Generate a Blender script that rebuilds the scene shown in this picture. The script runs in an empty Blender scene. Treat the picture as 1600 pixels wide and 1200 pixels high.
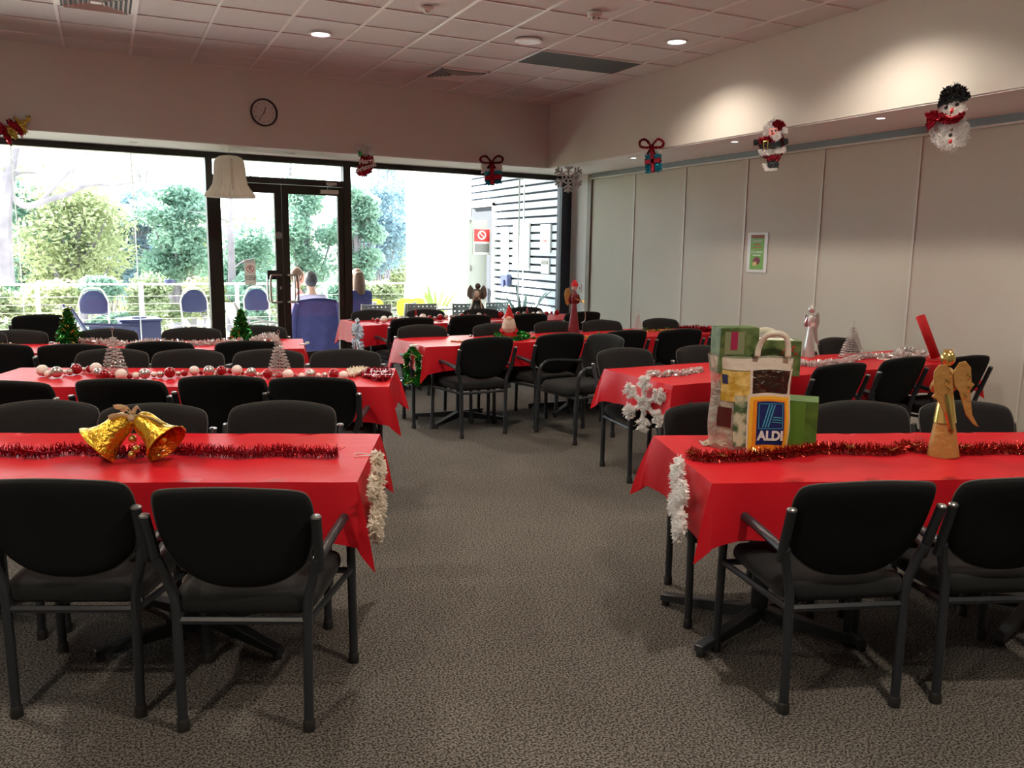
import bpy, math, random
from mathutils import Vector, Matrix
R = random.Random(7)
S = bpy.context.scene
PI = math.pi
# ------------------------------------------------------------------ camera
FPX, YAW, PITCH, ROLL, EYE = 1290.0, .455, .162, .014, 1.57
fw = Vector((math.sin(YAW)*math.cos(PITCH), math.cos(YAW)*math.cos(PITCH), -math.sin(PITCH)))
r0 = Vector((math.cos(YAW), -math.sin(YAW), 0)); u0 = r0.cross(fw)
rt = r0*math.cos(ROLL)+u0*math.sin(ROLL); up = rt.cross(fw)
CAM = Vector((0, 0, EYE))
cd = bpy.data.cameras.new('camera'); cam = bpy.data.objects.new('camera', cd); S.collection.objects.link(cam)
cd.sensor_width = 36; cd.lens = 36*FPX/1600; cd.clip_start = .05; cd.clip_end = 400
m = Matrix((rt, up, -fw)).transposed().to_4x4(); m.translation = CAM; cam.matrix_world = m
S.camera = cam
def ray(x, y): return rt*((x-800)/FPX)-up*((y-600)/FPX)+fw
def on(x, y, z=.745):
    "the point of the horizontal plane at height z seen at a pixel"
    d = ray(x, y); return CAM+d*((z-EYE)/d.z)
def atY(x, y, Y): d = ray(x, y); return CAM+d*(Y/d.y)
def atX(x, y, X): d = ray(x, y); return CAM+d*(X/d.x)
# ------------------------------------------------------------------ world, sun, exposure
S.view_settings.view_transform = 'Standard'; S.view_settings.look = 'None'
S.view_settings.exposure = 0.52; S.view_settings.gamma = 1.0; S.view_settings.use_curve_mapping = False
w = bpy.data.worlds.new('sky'); S.world = w; w.use_nodes = True
bg = w.node_tree.nodes['Background']; bg.inputs[0].default_value = (.83, .92, 1, 1); bg.inputs[1].default_value = 6.0
sd = bpy.data.lights.new('sun', 'SUN'); sd.energy = 34; sd.angle = .01; sd.color = (1, .95, .86)
so = bpy.data.objects.new('sun', sd); S.collection.objects.link(so)
so.rotation_euler = Vector((.85, -1.12, -1.0)).to_track_quat('-Z', 'Y').to_euler()
S.cycles.max_bounces = 8; S.cycles.diffuse_bounces = 4; S.cycles.glossy_bounces = 3
S.cycles.transparent_max_bounces = 12; S.cycles.caustics_reflective = False; S.cycles.caustics_refractive = False
S.cycles.sample_clamp_indirect = 4
LAMP = (1, .84, .68)
def spot(name, loc, energy, size, blend, color=LAMP, rad=.06):
    l = bpy.data.lights.new(name, 'SPOT'); l.energy = energy; l.spot_size = size; l.spot_blend = blend
    l.color = color; l.shadow_soft_size = rad
    o = bpy.data.objects.new(name, l); S.collection.objects.link(o); o.location = loc; return o
CZ = 3.49
DOWN = [(1.89, 7.96), (4.88, 6.6), (4.88, 4.55), (1.89, 4.4), (4.88, 2.5), (1.89, .8), (-1.4, 7.96), (-1.4, 4.4), (-1.4, .8), (4.88, .4), (4.88, 8.65)]  # seen and scallop-casting lamps first; the rest are unseen, added for brightness
for i, (x, y) in enumerate(DOWN[:10]):
    spot('downlight_lamp', (x, y, CZ-.03), 72 if x > 4 else 175, math.radians(140), .7, LAMP, .09)

# ------------------------------------------------------------------ materials
def mat(name, col, rough=.6, metal=0, spec=.5, noise=None, bump=None, emit=None, trans=0, alpha=None, coat=0, sheen=0):
    m = bpy.data.materials.new(name); m.use_nodes = True
    nt = m.node_tree; p = nt.nodes['Principled BSDF']
    p.inputs['Base Color'].default_value = (*col, 1); p.inputs['Roughness'].default_value = rough
    p.inputs['Metallic'].default_value = metal; p.inputs['Specular IOR Level'].default_value = spec
    if coat: p.inputs['Coat Weight'].default_value = coat
    if sheen: p.inputs['Sheen Weight'].default_value = sheen
    if emit: p.inputs['Emission Color'].default_value = (*emit[0], 1); p.inputs['Emission Strength'].default_value = emit[1]
    tc = nt.nodes.new('ShaderNodeTexCoord')
    if noise:
        sc, col2, lo, hi = noise
        n = nt.nodes.new('ShaderNodeTexNoise'); n.inputs['Scale'].default_value = sc; n.inputs['Detail'].default_value = 4
        nt.links.new(tc.outputs['Object'], n.inputs['Vector'])
        r = nt.nodes.new('ShaderNodeValToRGB'); r.color_ramp.elements[0].position = lo; r.color_ramp.elements[1].position = hi
        r.color_ramp.elements[0].color = (*col, 1); r.color_ramp.elements[1].color = (*col2, 1)
        nt.links.new(n.outputs['Fac'], r.inputs[0]); nt.links.new(r.outputs[0], p.inputs['Base Color'])
    if bump:
        n2 = nt.nodes.new('ShaderNodeTexNoise'); n2.inputs['Scale'].default_value = bump[0]; n2.inputs['Detail'].default_value = 3
        nt.links.new(tc.outputs['Object'], n2.inputs['Vector'])
        b = nt.nodes.new('ShaderNodeBump'); b.inputs['Strength'].default_value = bump[1]; b.inputs['Distance'].default_value = bump[2] if len(bump) > 2 else .01
        nt.links.new(n2.outputs['Fac'], b.inputs['Height']); nt.links.new(b.outputs[0], p.inputs['Normal'])
    if trans:
        t = nt.nodes.new('ShaderNodeBsdfTranslucent'); t.inputs[0].default_value = (*(trans[1]), 1)
        mx = nt.nodes.new('ShaderNodeMixShader'); mx.inputs[0].default_value = trans[0]
        o = nt.nodes['Material Output']
        nt.links.new(p.outputs[0], mx.inputs[1]); nt.links.new(t.outputs[0], mx.inputs[2]); nt.links.new(mx.outputs[0], o.inputs[0])
    if alpha is not None:
        t = nt.nodes.new('ShaderNodeBsdfTransparent'); t.inputs[0].default_value = (*alpha[1], 1)
        mx = nt.nodes.new('ShaderNodeMixShader'); mx.inputs[0].default_value = alpha[0]
        o = nt.nodes['Material Output']
        nt.links.new(t.outputs[0], mx.inputs[1]); nt.links.new(p.outputs[0], mx.inputs[2]); nt.links.new(mx.outputs[0], o.inputs[0])
    return m
def glass_mat(name, tint=(.97, .99, .98)):
    m = bpy.data.materials.new(name); m.use_nodes = True; nt = m.node_tree; nt.nodes.remove(nt.nodes['Principled BSDF'])
    t = nt.nodes.new('ShaderNodeBsdfTransparent'); t.inputs[0].default_value = (*tint, 1)
    g = nt.nodes.new('ShaderNodeBsdfGlossy'); g.inputs['Roughness'].default_value = .02
    f = nt.nodes.new('ShaderNodeFresnel'); f.inputs[0].default_value = 1.35
    mx = nt.nodes.new('ShaderNodeMixShader')
    nt.links.new(f.outputs[0], mx.inputs[0]); nt.links.new(t.outputs[0], mx.inputs[1]); nt.links.new(g.outputs[0], mx.inputs[2])
    nt.links.new(mx.outputs[0], nt.nodes['Material Output'].inputs[0]); return m
M = {}
M['wall'] = mat('wall paint', (.715, .695, .65), .85, noise=(1.5, (.695, .675, .63), .3, .7))
M['soffit'] = mat('soffit white paint', (.88, .88, .87), .8)
M['tile'] = mat('ceiling tile', (.69, .68, .67), .95, noise=(60, (.64, .63, .62), .35, .65), bump=(120, .2, .003))
M['tbar'] = mat('ceiling grid metal', (.80, .77, .75), .4)
M['white'] = mat('white plastic', (.80, .80, .78), .4)
M['panel'] = mat('folding wall vinyl', (.66, .635, .56), .75, noise=(2.2, (.64, .615, .54), .3, .7), bump=(300, .15, .002))
M['panel_edge'] = mat('panel edge strip', (.70, .68, .62), .4)
M['steel_track'] = mat('track metal', (.17, .18, .19), .35, .6)
M['bronze'] = mat('dark bronze aluminium', (.035, .032, .028), .35, .5)
M['darkpost'] = mat('blue black steel post', (.03, .035, .055), .5)
M['jamb'] = mat('brown jamb', (.22, .17, .14), .5)
M['fabric'] = mat('black chair fabric', (.009, .010, .011), .95, spec=.15, noise=(400, (.019, .021, .022), .35, .65), bump=(500, .5, .002), sheen=.08)
M['shell'] = mat('black chair back cloth', (.010, .011, .012), .9, spec=.2, bump=(400, .4, .002))
M['rim_light_edge'] = mat('grey rim light edge', (.09, .095, .09), .8)
M['frame'] = mat('charcoal powder coat', (.022, .027, .033), .38)
M['rubber'] = mat('black rubber', (.010, .010, .010), .6)
M['chrome'] = mat('worn steel cap', (.35, .36, .37), .3, .8)
M['cloth'] = mat('red plastic tablecloth', (.70, .013, .026), .40, spec=.4, bump=(6, .25, .02), trans=(.22, (.85, .01, .05)))
M['top'] = mat('table laminate', (.55, .53, .50), .4)
M['steel'] = mat('brushed steel', (.55, .54, .50), .28, 1)
M['glass'] = glass_mat('window glass')
M['joint'] = mat('clear silicone', (.8, .85, .85), .4, trans=(.85, (.95, .97, .97)))
M['red_tinsel'] = mat('dark red tinsel', (.42, .012, .03), .25, .75)
M['rust_tinsel'] = mat('rust red tinsel', (.42, .03, .02), .25, .75)
M['silver_tinsel'] = mat('silver tinsel', (.90, .89, .88), .18, .45)
M['green_tinsel'] = mat('green tinsel', (.03, .30, .05), .25, .7)
M['gold_tinsel'] = mat('gold tinsel', (.75, .55, .12), .22, .85)
M['teal_tinsel'] = mat('turquoise tinsel', (.01, .30, .42), .28, .6)
M['white_tinsel'] = mat('white tinsel', (.94, .94, .93), .5, trans=(.25, (.9, .9, .9)))
M['cream_tinsel'] = mat('cream tinsel', (.80, .72, .60), .5, trans=(.25, (.9, .85, .75)))
M['black_tinsel'] = mat('black tinsel', (.012, .014, .014), .3)
M['gold'] = mat('gold foil', (.85, .55, .06), .22, .9, bump=(55, .9, .01))
M['gold_in'] = mat('orange inside foil', (.75, .20, .02), .25, .8, bump=(55, .9, .01))
M['gold_matt'] = mat('matt gold paper', (.50, .29, .085), .5, .35, bump=(40, .6, .01))
M['gold_shine'] = mat('shiny gold paper', (.85, .66, .22), .2, .9)
M['bow'] = mat('cream ribbon', (.85, .72, .50), .6, trans=(.3, (.9, .8, .6)))
M['bauble_red'] = mat('dark red bauble', (.30, .008, .015), .18, .2, coat=.5)
M['bauble_pearl'] = mat('pearl white bauble', (.82, .76, .72), .35)
M['bauble_silver'] = mat('silver bauble', (.60, .55, .53), .28, .85)
M['silver'] = mat('silver paper', (.70, .70, .70), .35, .6)
M['wire'] = mat('silver wire', (.62, .60, .58), .3, .85)
M['string'] = mat('thin thread', (.55, .53, .5), .7)
M['paper'] = mat('white tissue paper', (.82, .78, .70), .8, trans=(.35, (.95, .9, .8)))
M['paperdark'] = mat('shaded tissue core', (.60, .54, .46), .9)
M['red'] = mat('red felt', (.50, .01, .015), .8)
M['skin'] = mat('skin', (.62, .36, .26), .55)
M['black'] = mat('black plastic', (.012, .012, .013), .4)
M['ink'] = mat('dark ink', (.03, .03, .035), .7)
M['signred'] = mat('sign red', (.65, .03, .03), .5)
M['sign'] = mat('sign face', (.85, .80, .77), .5, trans=(.35, (.9, .85, .8)))
M['carpet'] = None
M['deck'] = mat('pale deck paving', (.62, .60, .58), .8, noise=(3, (.55, .53, .51), .3, .7))
M['sunwall'] = mat('white render', (.85, .85, .84), .8)
M['slat'] = mat('pale blue-grey boards', (.55, .62, .70), .6)
M['gap'] = mat('dark gap backing', (.03, .035, .05), .9)
M['navy'] = mat('navy cloth', (.022, .024, .11), .85, noise=(9, (.035, .04, .16), .3, .7))
M['navyplastic'] = mat('dark blue plastic', (.03, .04, .12), .5)
M['pink'] = mat('pink cloth', (.80, .30, .30), .8)
M['hair'] = mat('dark hair', (.03, .025, .025), .6)
M['hairbrown'] = mat('brown hair', (.09, .04, .02), .6)
M['greyhair'] = mat('greying hair', (.035, .035, .045), .7)
M['greyplastic'] = mat('grey green plastic', (.10, .12, .12), .5)
M['yellow'] = mat('lime yellow plastic', (.65, .62, .08), .6)
M['pot'] = mat('pale pot', (.6, .58, .55), .7)
M['bark'] = mat('gum tree bark', (.14, .125, .15), .85, noise=(4, (.24, .22, .25), .3, .7))
M['ground'] = mat('bush ground', (.30, .30, .18), .95, noise=(.6, (.42, .38, .25), .3, .7))
M['grey'] = mat('mid grey', (.25, .25, .25), .7)
M['mint'] = mat('pale mint paper', (.75, .85, .72), .6)
def carpet():
    m = bpy.data.materials.new('grey brown loop carpet'); m.use_nodes = True; nt = m.node_tree; p = nt.nodes['Principled BSDF']
    p.inputs['Roughness'].default_value = .95; p.inputs['Specular IOR Level'].default_value = .15
    tc = nt.nodes.new('ShaderNodeTexCoord')
    v = nt.nodes.new('ShaderNodeTexVoronoi'); v.inputs['Scale'].default_value = 220
    n = nt.nodes.new('ShaderNodeTexNoise'); n.inputs['Scale'].default_value = 125; n.inputs['Detail'].default_value = 5
    n3 = nt.nodes.new('ShaderNodeTexNoise'); n3.inputs['Scale'].default_value = 1.2; n3.inputs['Detail'].default_value = 3
    for a in (v, n, n3): nt.links.new(tc.outputs['Object'], a.inputs['Vector'])
    r = nt.nodes.new('ShaderNodeValToRGB'); e = r.color_ramp.elements
    e[0].position = .42; e[0].color = (.034, .032, .029, 1); e[1].position = .58; e[1].color = (.215, .202, .182, 1)
    nt.links.new(n.outputs['Fac'], r.inputs[0])
    mx = nt.nodes.new('ShaderNodeMix'); mx.data_type = 'RGBA'; mx.blend_type = 'MULTIPLY'; mx.inputs[0].default_value = 1
    r2 = nt.nodes.new('ShaderNodeValToRGB'); r2.color_ramp.elements[0].color = (.82, .82, .82, 1); r2.color_ramp.elements[1].color = (1, 1, 1, 1)
    r2.color_ramp.elements[0].position = .35; r2.color_ramp.elements[1].position = .65
    nt.links.new(n3.outputs['Fac'], r2.inputs[0]); nt.links.new(r.outputs[0], mx.inputs[6]); nt.links.new(r2.outputs[0], mx.inputs[7])
    nt.links.new(mx.outputs[2], p.inputs['Base Color'])
    b = nt.nodes.new('ShaderNodeBump'); b.inputs['Strength'].default_value = .7; b.inputs['Distance'].default_value = .005
    nt.links.new(v.outputs['Distance'], b.inputs['Height']); nt.links.new(b.outputs[0], p.inputs['Normal']); return m
M['carpet'] = carpet()
def leafmat(name, a, b):
    m = mat(name, a, .55, noise=(1.3, b, .35, .65), trans=(.5, tuple(min(1, c*1.25) for c in b))); return m
LEAF = [leafmat('teal leaves', (.11, .20, .165), (.22, .35, .28)), leafmat('yellow green leaves', (.21, .25, .13), (.40, .43, .26)),
        leafmat('blue grey leaves', (.10, .17, .22), (.20, .29, .34)), leafmat('olive leaves', (.13, .18, .10), (.28, .33, .20))]

# ------------------------------------------------------------------ mesh builder
class MB:
    def __init__(s): s.v = []; s.f = []
    def add(s, vs, fs):
        n = len(s.v); s.v += [tuple(v) for v in vs]; s.f += [tuple(i+n for i in f) for f in fs]; return s
    def box(s, x0, x1, y0, y1, z0, z1, M4=None):
        vs = [Vector((x, y, z)) for x in (x0, x1) for y in (y0, y1) for z in (z0, z1)]
        if M4 is not None: vs = [M4 @ v for v in vs]
        return s.add(vs, [(0, 1, 3, 2), (4, 6, 7, 5), (0, 4, 5, 1), (2, 3, 7, 6), (0, 2, 6, 4), (1, 5, 7, 3)])
    def tube(s, pts, r, n=8, cap=True, flat=1.0):
        pts = [Vector(p) for p in pts]; k = len(pts); rs = r if isinstance(r, (list, tuple)) else [r]*k
        base = len(s.v); vs = []; fs = []; prev = None
        for i, p in enumerate(pts):
            t = (pts[min(i+1, k-1)]-pts[max(i-1, 0)])
            t = t.normalized() if t.length > 1e-9 else Vector((0, 0, 1))
            if prev is None: a = t.orthogonal().normalized()
            else: a = (prev-t*prev.dot(t)); a = a.normalized() if a.length > 1e-6 else t.orthogonal().normalized()
            prev = a; b = t.cross(a)
            for j in range(n):
                an = 2*PI*j/n; vs.append(p+a*math.cos(an)*rs[i]+b*math.sin(an)*rs[i]*flat)
        for i in range(k-1):
            for j in range(n): fs.append((i*n+j, i*n+(j+1) % n, (i+1)*n+(j+1) % n, (i+1)*n+j))
        if cap: fs += [tuple(range(n-1, -1, -1)), tuple((k-1)*n+j for j in range(n))]
        return s.add(vs, fs)
    def lathe(s, prof, n=20, c=(0, 0, 0), M4=None, wob=None):
        vs = []; fs = []; c = Vector(c)
        for i, (r, z) in enumerate(prof):
            for j in range(n):
                a = 2*PI*j/n; q = r*(1+(wob(a, i) if wob else 0)); v = Vector((q*math.cos(a), q*math.sin(a), z))
                vs.append((M4 @ v if M4 is not None else v)+c)
        k = len(prof)
        for i in range(k-1):
            for j in range(n): fs.append((i*n+j, i*n+(j+1) % n, (i+1)*n+(j+1) % n, (i+1)*n+j))
        if prof[0][0] > 1e-5: pass
        return s.add(vs, fs)
    def ball(s, c, r, n=12, sc=(1, 1, 1)):
        k = max(5, n//2+1); prof = [(max(1e-4, r*math.sin(PI*i/(k-1))), -r*math.cos(PI*i/(k-1))) for i in range(k)]
        return s.lathe(prof, n, c, Matrix.Diagonal((*sc, 1)))
    def prism(s, poly, y0, y1, M4=None):
        "poly in x,z extruded along y"
        n = len(poly); vs = [Vector((x, y0, z)) for x, z in poly]+[Vector((x, y1, z)) for x, z in poly]
        if M4 is not None: vs = [M4 @ v for v in vs]
        fs = [tuple(range(n)), tuple(range(2*n-1, n-1, -1))]+[(i, i+n, (i+1) % n+n, (i+1) % n) for i in range(n)]
        return s.add(vs, fs)
    def plan(s, poly, z0, z1):
        n = len(poly); vs = [Vector((x, y, z0)) for x, y in poly]+[Vector((x, y, z1)) for x, y in poly]
        fs = [tuple(range(n-1, -1, -1)), tuple(range(n, 2*n))]+[(i, (i+1) % n, (i+1) % n+n, i+n) for i in range(n)]
        return s.add(vs, fs)
    def fuzz(s, pts, r, num, wd=.003, taper=False, rnd=R):
        "tinsel: short bright strips standing out round a path"
        P = [Vector(p) for p in pts]; L = [0]
        for a, b in zip(P, P[1:]): L.append(L[-1]+(b-a).length)
        T = L[-1] or 1e-6
        for q in range(num):
            t = T*q/num; i = 0
            while i < len(L)-2 and L[i+1] < t: i += 1
            a, b = P[i], P[i+1]; d = (b-a); ln = d.length or 1e-6; c = a+d*((t-L[i])/ln); d = d/ln
            v = Vector((rnd.gauss(0, 1), rnd.gauss(0, 1), rnd.gauss(0, 1))); v = v-d*v.dot(d)*.7; v.normalize()
            e = v.cross(Vector((rnd.gauss(0, 1), rnd.gauss(0, 1), rnd.gauss(0, 1)))).normalized()*wd
            rr = r*rnd.uniform(.6, 1.1); mid = c+v*rr*.55; tip = c+v*rr+d*rnd.uniform(-.3, .3)*rr
            s.add([c-e, c+e, mid+e, mid-e, tip+e*.6, tip-e*.6], [(0, 1, 2, 3), (3, 2, 4, 5)])
        return s
    def build(s, name, mt, parent=None, smooth=False, bevel=0, thick=0, sub=0):
        me = bpy.data.meshes.new(name); me.from_pydata(s.v, [], s.f); me.materials.append(mt); me.update()
        if smooth:
            me.polygons.foreach_set('use_smooth', [True]*len(me.polygons))
            if smooth != 'all': 
                try: me.set_sharp_from_angle(angle=math.radians(40))
                except Exception: pass
        o = bpy.data.objects.new(name, me); S.collection.objects.link(o)
        if parent is not None: o.parent = parent
        if thick: md = o.modifiers.new('t', 'SOLIDIFY'); md.thickness = thick; md.offset = 0
        if bevel: md = o.modifiers.new('b', 'BEVEL'); md.width = bevel; md.segments = 2; md.limit_method = 'ANGLE'
        if sub: md = o.modifiers.new('s', 'SUBSURF'); md.levels = sub; md.render_levels = sub
        return o
def tag(o, label, cat, group=None, kind=None):
    if label: o['label'] = label
    if cat: o['category'] = cat
    if group: o['group'] = group
    if kind: o['kind'] = kind
    return o
def struct(o, label=None):
    o['kind'] = 'structure'
    if label: o['label'] = label
    return o
def thing(name, label, cat, loc=(0, 0, 0), rz=0, group=None):
    o = bpy.data.objects.new(name, None); S.collection.objects.link(o); o.empty_display_size = .1
    o.location = loc; o.rotation_euler = (0, 0, rz); return tag(o, label, cat, group)
def dup(o, parent=None):
    c = o.copy(); S.collection.objects.link(c); c.parent = parent
    for ch in list(o.children): dup(ch, c)
    return c
def text(name, body, mt, size, parent, M4, align='CENTER', ext=.0006, bold=0):
    cu = bpy.data.curves.new(name, 'FONT'); cu.body = body; cu.size = size; cu.align_x = align; cu.align_y = 'CENTER'
    cu.extrude = ext; cu.offset = bold; cu.materials.append(mt)
    t = bpy.data.objects.new(name, cu); S.collection.objects.link(t)
    dg = bpy.context.evaluated_depsgraph_get(); me = bpy.data.meshes.new_from_object(t.evaluated_get(dg))
    bpy.data.objects.remove(t); bpy.data.curves.remove(cu)
    o = bpy.data.objects.new(name, me); S.collection.objects.link(o)
    if parent is not None: o.parent = parent
    o.matrix_local = M4; return o
def smooth_path(pts, k=6):
    P = [Vector(p) for p in pts]; out = []
    for i in range(len(P)-1):
        a = P[max(i-1, 0)]; b = P[i]; c = P[i+1]; d = P[min(i+2, len(P)-1)]
        for j in range(k):
            t = j/k; out.append(.5*((2*b)+(c-a)*t+(2*a-5*b+4*c-d)*t*t+(3*b-a-3*c+d)*t**3))
    out.append(P[-1]); return out
def RZ(a): return Matrix.Rotation(a, 4, 'Z')
def RX(a): return Matrix.Rotation(a, 4, 'X')
def RY(a): return Matrix.Rotation(a, 4, 'Y')
def TR(*p): return Matrix.Translation(Vector(p))
FACE = RX(PI/2)          # lays text made in xy upright in xz, readable from -y

# ------------------------------------------------------------------ the room
BA = math.radians(4.9)                                   # the window wall runs at a slight angle
Ub = Vector((math.cos(BA), math.sin(BA), 0)); Nb = Vector((-math.sin(BA), math.cos(BA), 0))
OW = Vector((6.45, 11.25, 0))                             # window corner, u counts to the left (negative)
def W(x, n=0, z=0):
    "point of the window plane at world x, n metres outside it"
    u = (x-OW.x)/Ub.x; p = OW+Ub*u+Nb*n; p.z = z; return p
def MW(x, z=0, n=0):
    p = W(x, n, z); return Matrix.Translation(p) @ RZ(BA)
OB = Vector((5.54, 10.28, 0))
def B(x, n=0, z=0):
    u = (x-OB.x)/Ub.x; p = OB+Ub*u+Nb*n; p.z = z; return p
def MBk(x, z=0, n=0): return Matrix.Translation(B(x, n, z)) @ RZ(BA)
XL, YB = -3.6, -3.2
wl = W(XL)
struct(MB().plan([(XL, YB), (6.6, YB), (6.6, 11.28), (wl.x, wl.y)], -.12, 0).build('floor', M['carpet']))
struct(MB().plan([(XL-.2, YB-.2), (7.0, YB-.2), (7.0, 11.8), (XL-.2, 11.8)], CZ+.012, CZ+.1).build('ceiling', M['tile']))
g = MB()
for i in range(-2, 16):
    x = 5.15-.6*i
    if x > XL: g.box(x-.013, x+.013, YB, 10.5, CZ, CZ+.02)
for k in range(-3, 20):
    y = 8.71-.6*k
    if y > YB: g.box(XL, 5.6, y-.007, y+.007, CZ+.003, CZ+.02)
struct(g.build('ceiling_grid', M['tbar']))
struct(MB().plan([(5.54, YB), (7.0, YB), (7.0, 11.8), (5.54, 11.8)], 2.68, CZ+.1).build('trim_1', M['wall']))    # bulkhead right
b1, b2 = B(XL-.2), B(5.54)
struct(MB().plan([(b1.x, b1.y), (b2.x, b2.y), (5.54, 11.8), (XL-.2, 11.8)], 2.68, CZ+.1).build('trim_2', M['wall']))     # bulkhead over the windows
struct(MB().plan([(b1.x, b1.y+.004), (5.55, b2.y+.004), (5.544, YB), (6.9, YB), (6.9, 11.5), (XL-.1, 11.0)], 2.668, 2.6795).build('trim_3', M['soffit']))  # soffit lining
struct(MB().box(XL-.2, XL, YB, 10.6, 0, CZ).build('wall_left', M['wall']))
struct(MB().box(XL-.2, 7, YB-.2, YB, 0, CZ).build('wall_back', M['wall']))
# right: white return, jamb and the folding wall
wr = thing('wall_right', None, None); struct(wr)
MB().box(6.45, 6.75, 10.70, 11.35, 0, 2.67).build('return', M['soffit'], wr)
MB().box(6.425, 6.62, 10.60, 10.70, 0, 2.66).build('jamb', M['jamb'], wr)
yy = 10.60
k = 0
while yy > YB:
    y1 = max(yy-1.095, YB)
    MB().box(6.45, 6.56, y1+.008, yy-.004, .02, 2.585).build('panel', M['panel'], wr)
    MB().box(6.440, 6.47, y1-.010, y1+.010, .02, 2.59).build('panel_edge', M['panel_edge'], wr)
    yy = y1
MB().box(6.43, 6.60, YB, 10.60, 2.60, 2.668).build('track', M['steel_track'], wr)
MB().box(6.42, 6.44, YB, 10.60, 2.585, 2.605).build('track_lip', M['panel_edge'], wr)
MB().box(6.62, 6.7, YB, 10.6, 0, 2.67).build('backing', M['panel'], wr)
MB().box(6.438, 6.45, YB, 10.6, 0, .03).build('bottom_seal', M['rubber'], wr)
# little switch box by the jamb
sw = thing('wall_switch', 'small pale switch on the white return beside the brown jamb', 'switch', (6.45, 10.87, 1.0))
MB().box(-.012, 0, -.035, .035, -.06, .06).build('plate', M['bauble_pearl'], sw)
MB().box(-.018, -.012, -.012, .012, -.02, .02).build('rocker', M['grey'], sw)

# windows ----------------------------------------------------------
def wbox(mb, x0, x1, n0, n1, z0, z1):
    p = W(x0); q = W(x1); L = (q-p).length
    return mb.box(0, L, n0, n1, z0, z1, Matrix.Translation(p) @ RZ(BA))
win = thing('window_1', None, None); struct(win)
f = MB(); wbox(f, XL, 1.24, -.04, .06, 2.60, 2.668); wbox(f, XL, 1.13, -.04, .06, 0, .07); wbox(f, 1.13, 1.21, -.05, .06, 0, 2.64)
f.build('window_frame', M['bronze'], win)
g = MB(); wbox(g, XL, 1.14, .005, .012, .06, 2.61); g.build('pane', M['glass'], win)
for x in (-2.1, -.85, .33):
    j = MB(); wbox(j, x-.006, x+.006, -.002, .018, .07, 2.6); j.build('glass_joint', M['joint'], win)
win = thing('window_2', None, None); struct(win)
f = MB(); wbox(f, 2.85, 6.45, -.04, .06, 2.60, 2.668); wbox(f, 2.93, 6.3, -.04, .06, 0, .07); wbox(f, 2.84, 2.94, -.05, .06, 0, 2.64)
f.build('window_frame', M['bronze'], win)
f = MB(); wbox(f, 6.27, 6.45, -.05, .08, 0, 2.64); f.build('corner_post', M['darkpost'], win)
g = MB(); wbox(g, 2.9, 6.3, .005, .012, .06, 2.61); g.build('pane', M['glass'], win)
for x in (5.55,):
    j = MB(); wbox(j, x-.006, x+.006, -.002, .018, .07, 2.6); j.build('glass_joint', M['joint'], win)
win = thing('window_3', None, None); struct(win)          # light over the doors
f = MB(); wbox(f, 1.21, 2.85, -.05, .05, 2.335, 2.41); wbox(f, 1.21, 2.85, -.04, .06, 2.60, 2.668); f.build('window_frame', M['bronze'], win)
g = MB(); wbox(g, 1.2, 2.86, .005, .012, 2.40, 2.61); g.build('pane', M['glass'], win)
f = MB(); wbox(f, 1.13, 2.95, -.08, .12, -.005, .015); struct(f.build('trim_4', M['steel_track']))
def door(idx, x0, x1, hinge_left):
    d = thing('door_%d' % idx, None, None); struct(d)
    f = MB(); s = .085
    wbox(f, x0, x0+s, -.025, .025, .02, 2.33); wbox(f, x1-s, x1, -.025, .025, .02, 2.33)
    wbox(f, x0+s, x1-s, -.025, .025, 2.22, 2.33); wbox(f, x0+s, x1-s, -.025, .025, .02, .20)
    f.build('door_frame', M['bronze'], d)
    g = MB(); wbox(g, x0+s, x1-s, -.004, .004, .19, 2.23); g.build('pane', M['glass'], d)
    hx = (x1-.045) if hinge_left else (x0+.045); dx = -.13 if hinge_left else .12
    for side in (-1, 1):
        P = [W(hx, side*.02, 1.20), W(hx, side*.07, 1.20), W(hx+dx*.75, side*.075, 1.20), W(hx+dx, side*.075, 1.16), W(hx+dx, side*.075, .90), W(hx+dx*.75, side*.075, .86), W(hx, side*.07, .86), W(hx, side*.02, .86)]
        P = smooth_path(P, 4); h = MB().tube(P, .014, 8).build('door_handle', M['steel'], d, True)
        h['label'] = 'brushed steel D-shaped pull handle'
    return d
D1 = door(1, 1.21, 2.03, True); D2 = door(2, 2.035, 2.85, False)
k = MB(); wbox(k, 1.98, 2.0, -.045, -.025, 1.02, 1.06); k.build('lock_barrel', M['steel'], D1)
c = MB(); wbox(c, 2.52, 2.76, -.085, -.025, 2.24, 2.29); c.build('door_closer', M['steel'], D2, bevel=.006)
c = MB(); c.tube([W(2.62, -.06, 2.30), W(2.62, -.09, 2.34), W(2.74, -.06, 2.36)], .012, 6); c.build('closer_arm', M['steel'], D2)
c = MB(); wbox(c, 2.60, 2.74, -.07, -.05, 2.345, 2.385); c.build('closer_bracket', M['steel'], D2)
c = MB(); c.lathe([(.0001, 0), (.045, 0), (.045, .004), (.0001, .004)], 20, W(1.985, -.027, 1.70), (RZ(BA) @ RX(PI/2))); c.build('push_sticker', M['grey'], D1)
sg = thing('prohibition_sign', 'white NO FOOD TO BE CONSUMED sign with red crossed circle on left door glass', 'sign', W(1.62, -.006, 1.235), BA)
MB().box(-.068, .068, -.002, .002, -.155, .155).build('board', M['sign'], sg)
MB().lathe([(.040, 0), (.047, 0), (.047, .002), (.040, .002), (.040, 0)], 28, (0, -.004, .045), RX(PI/2)).build('ring', M['signred'], sg)
MB().box(-.042, .042, -.0045, -.0025, -.004, .004, TR(0, 0, .045) @ RY(math.radians(40))).build('slash', M['signred'], sg)
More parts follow.
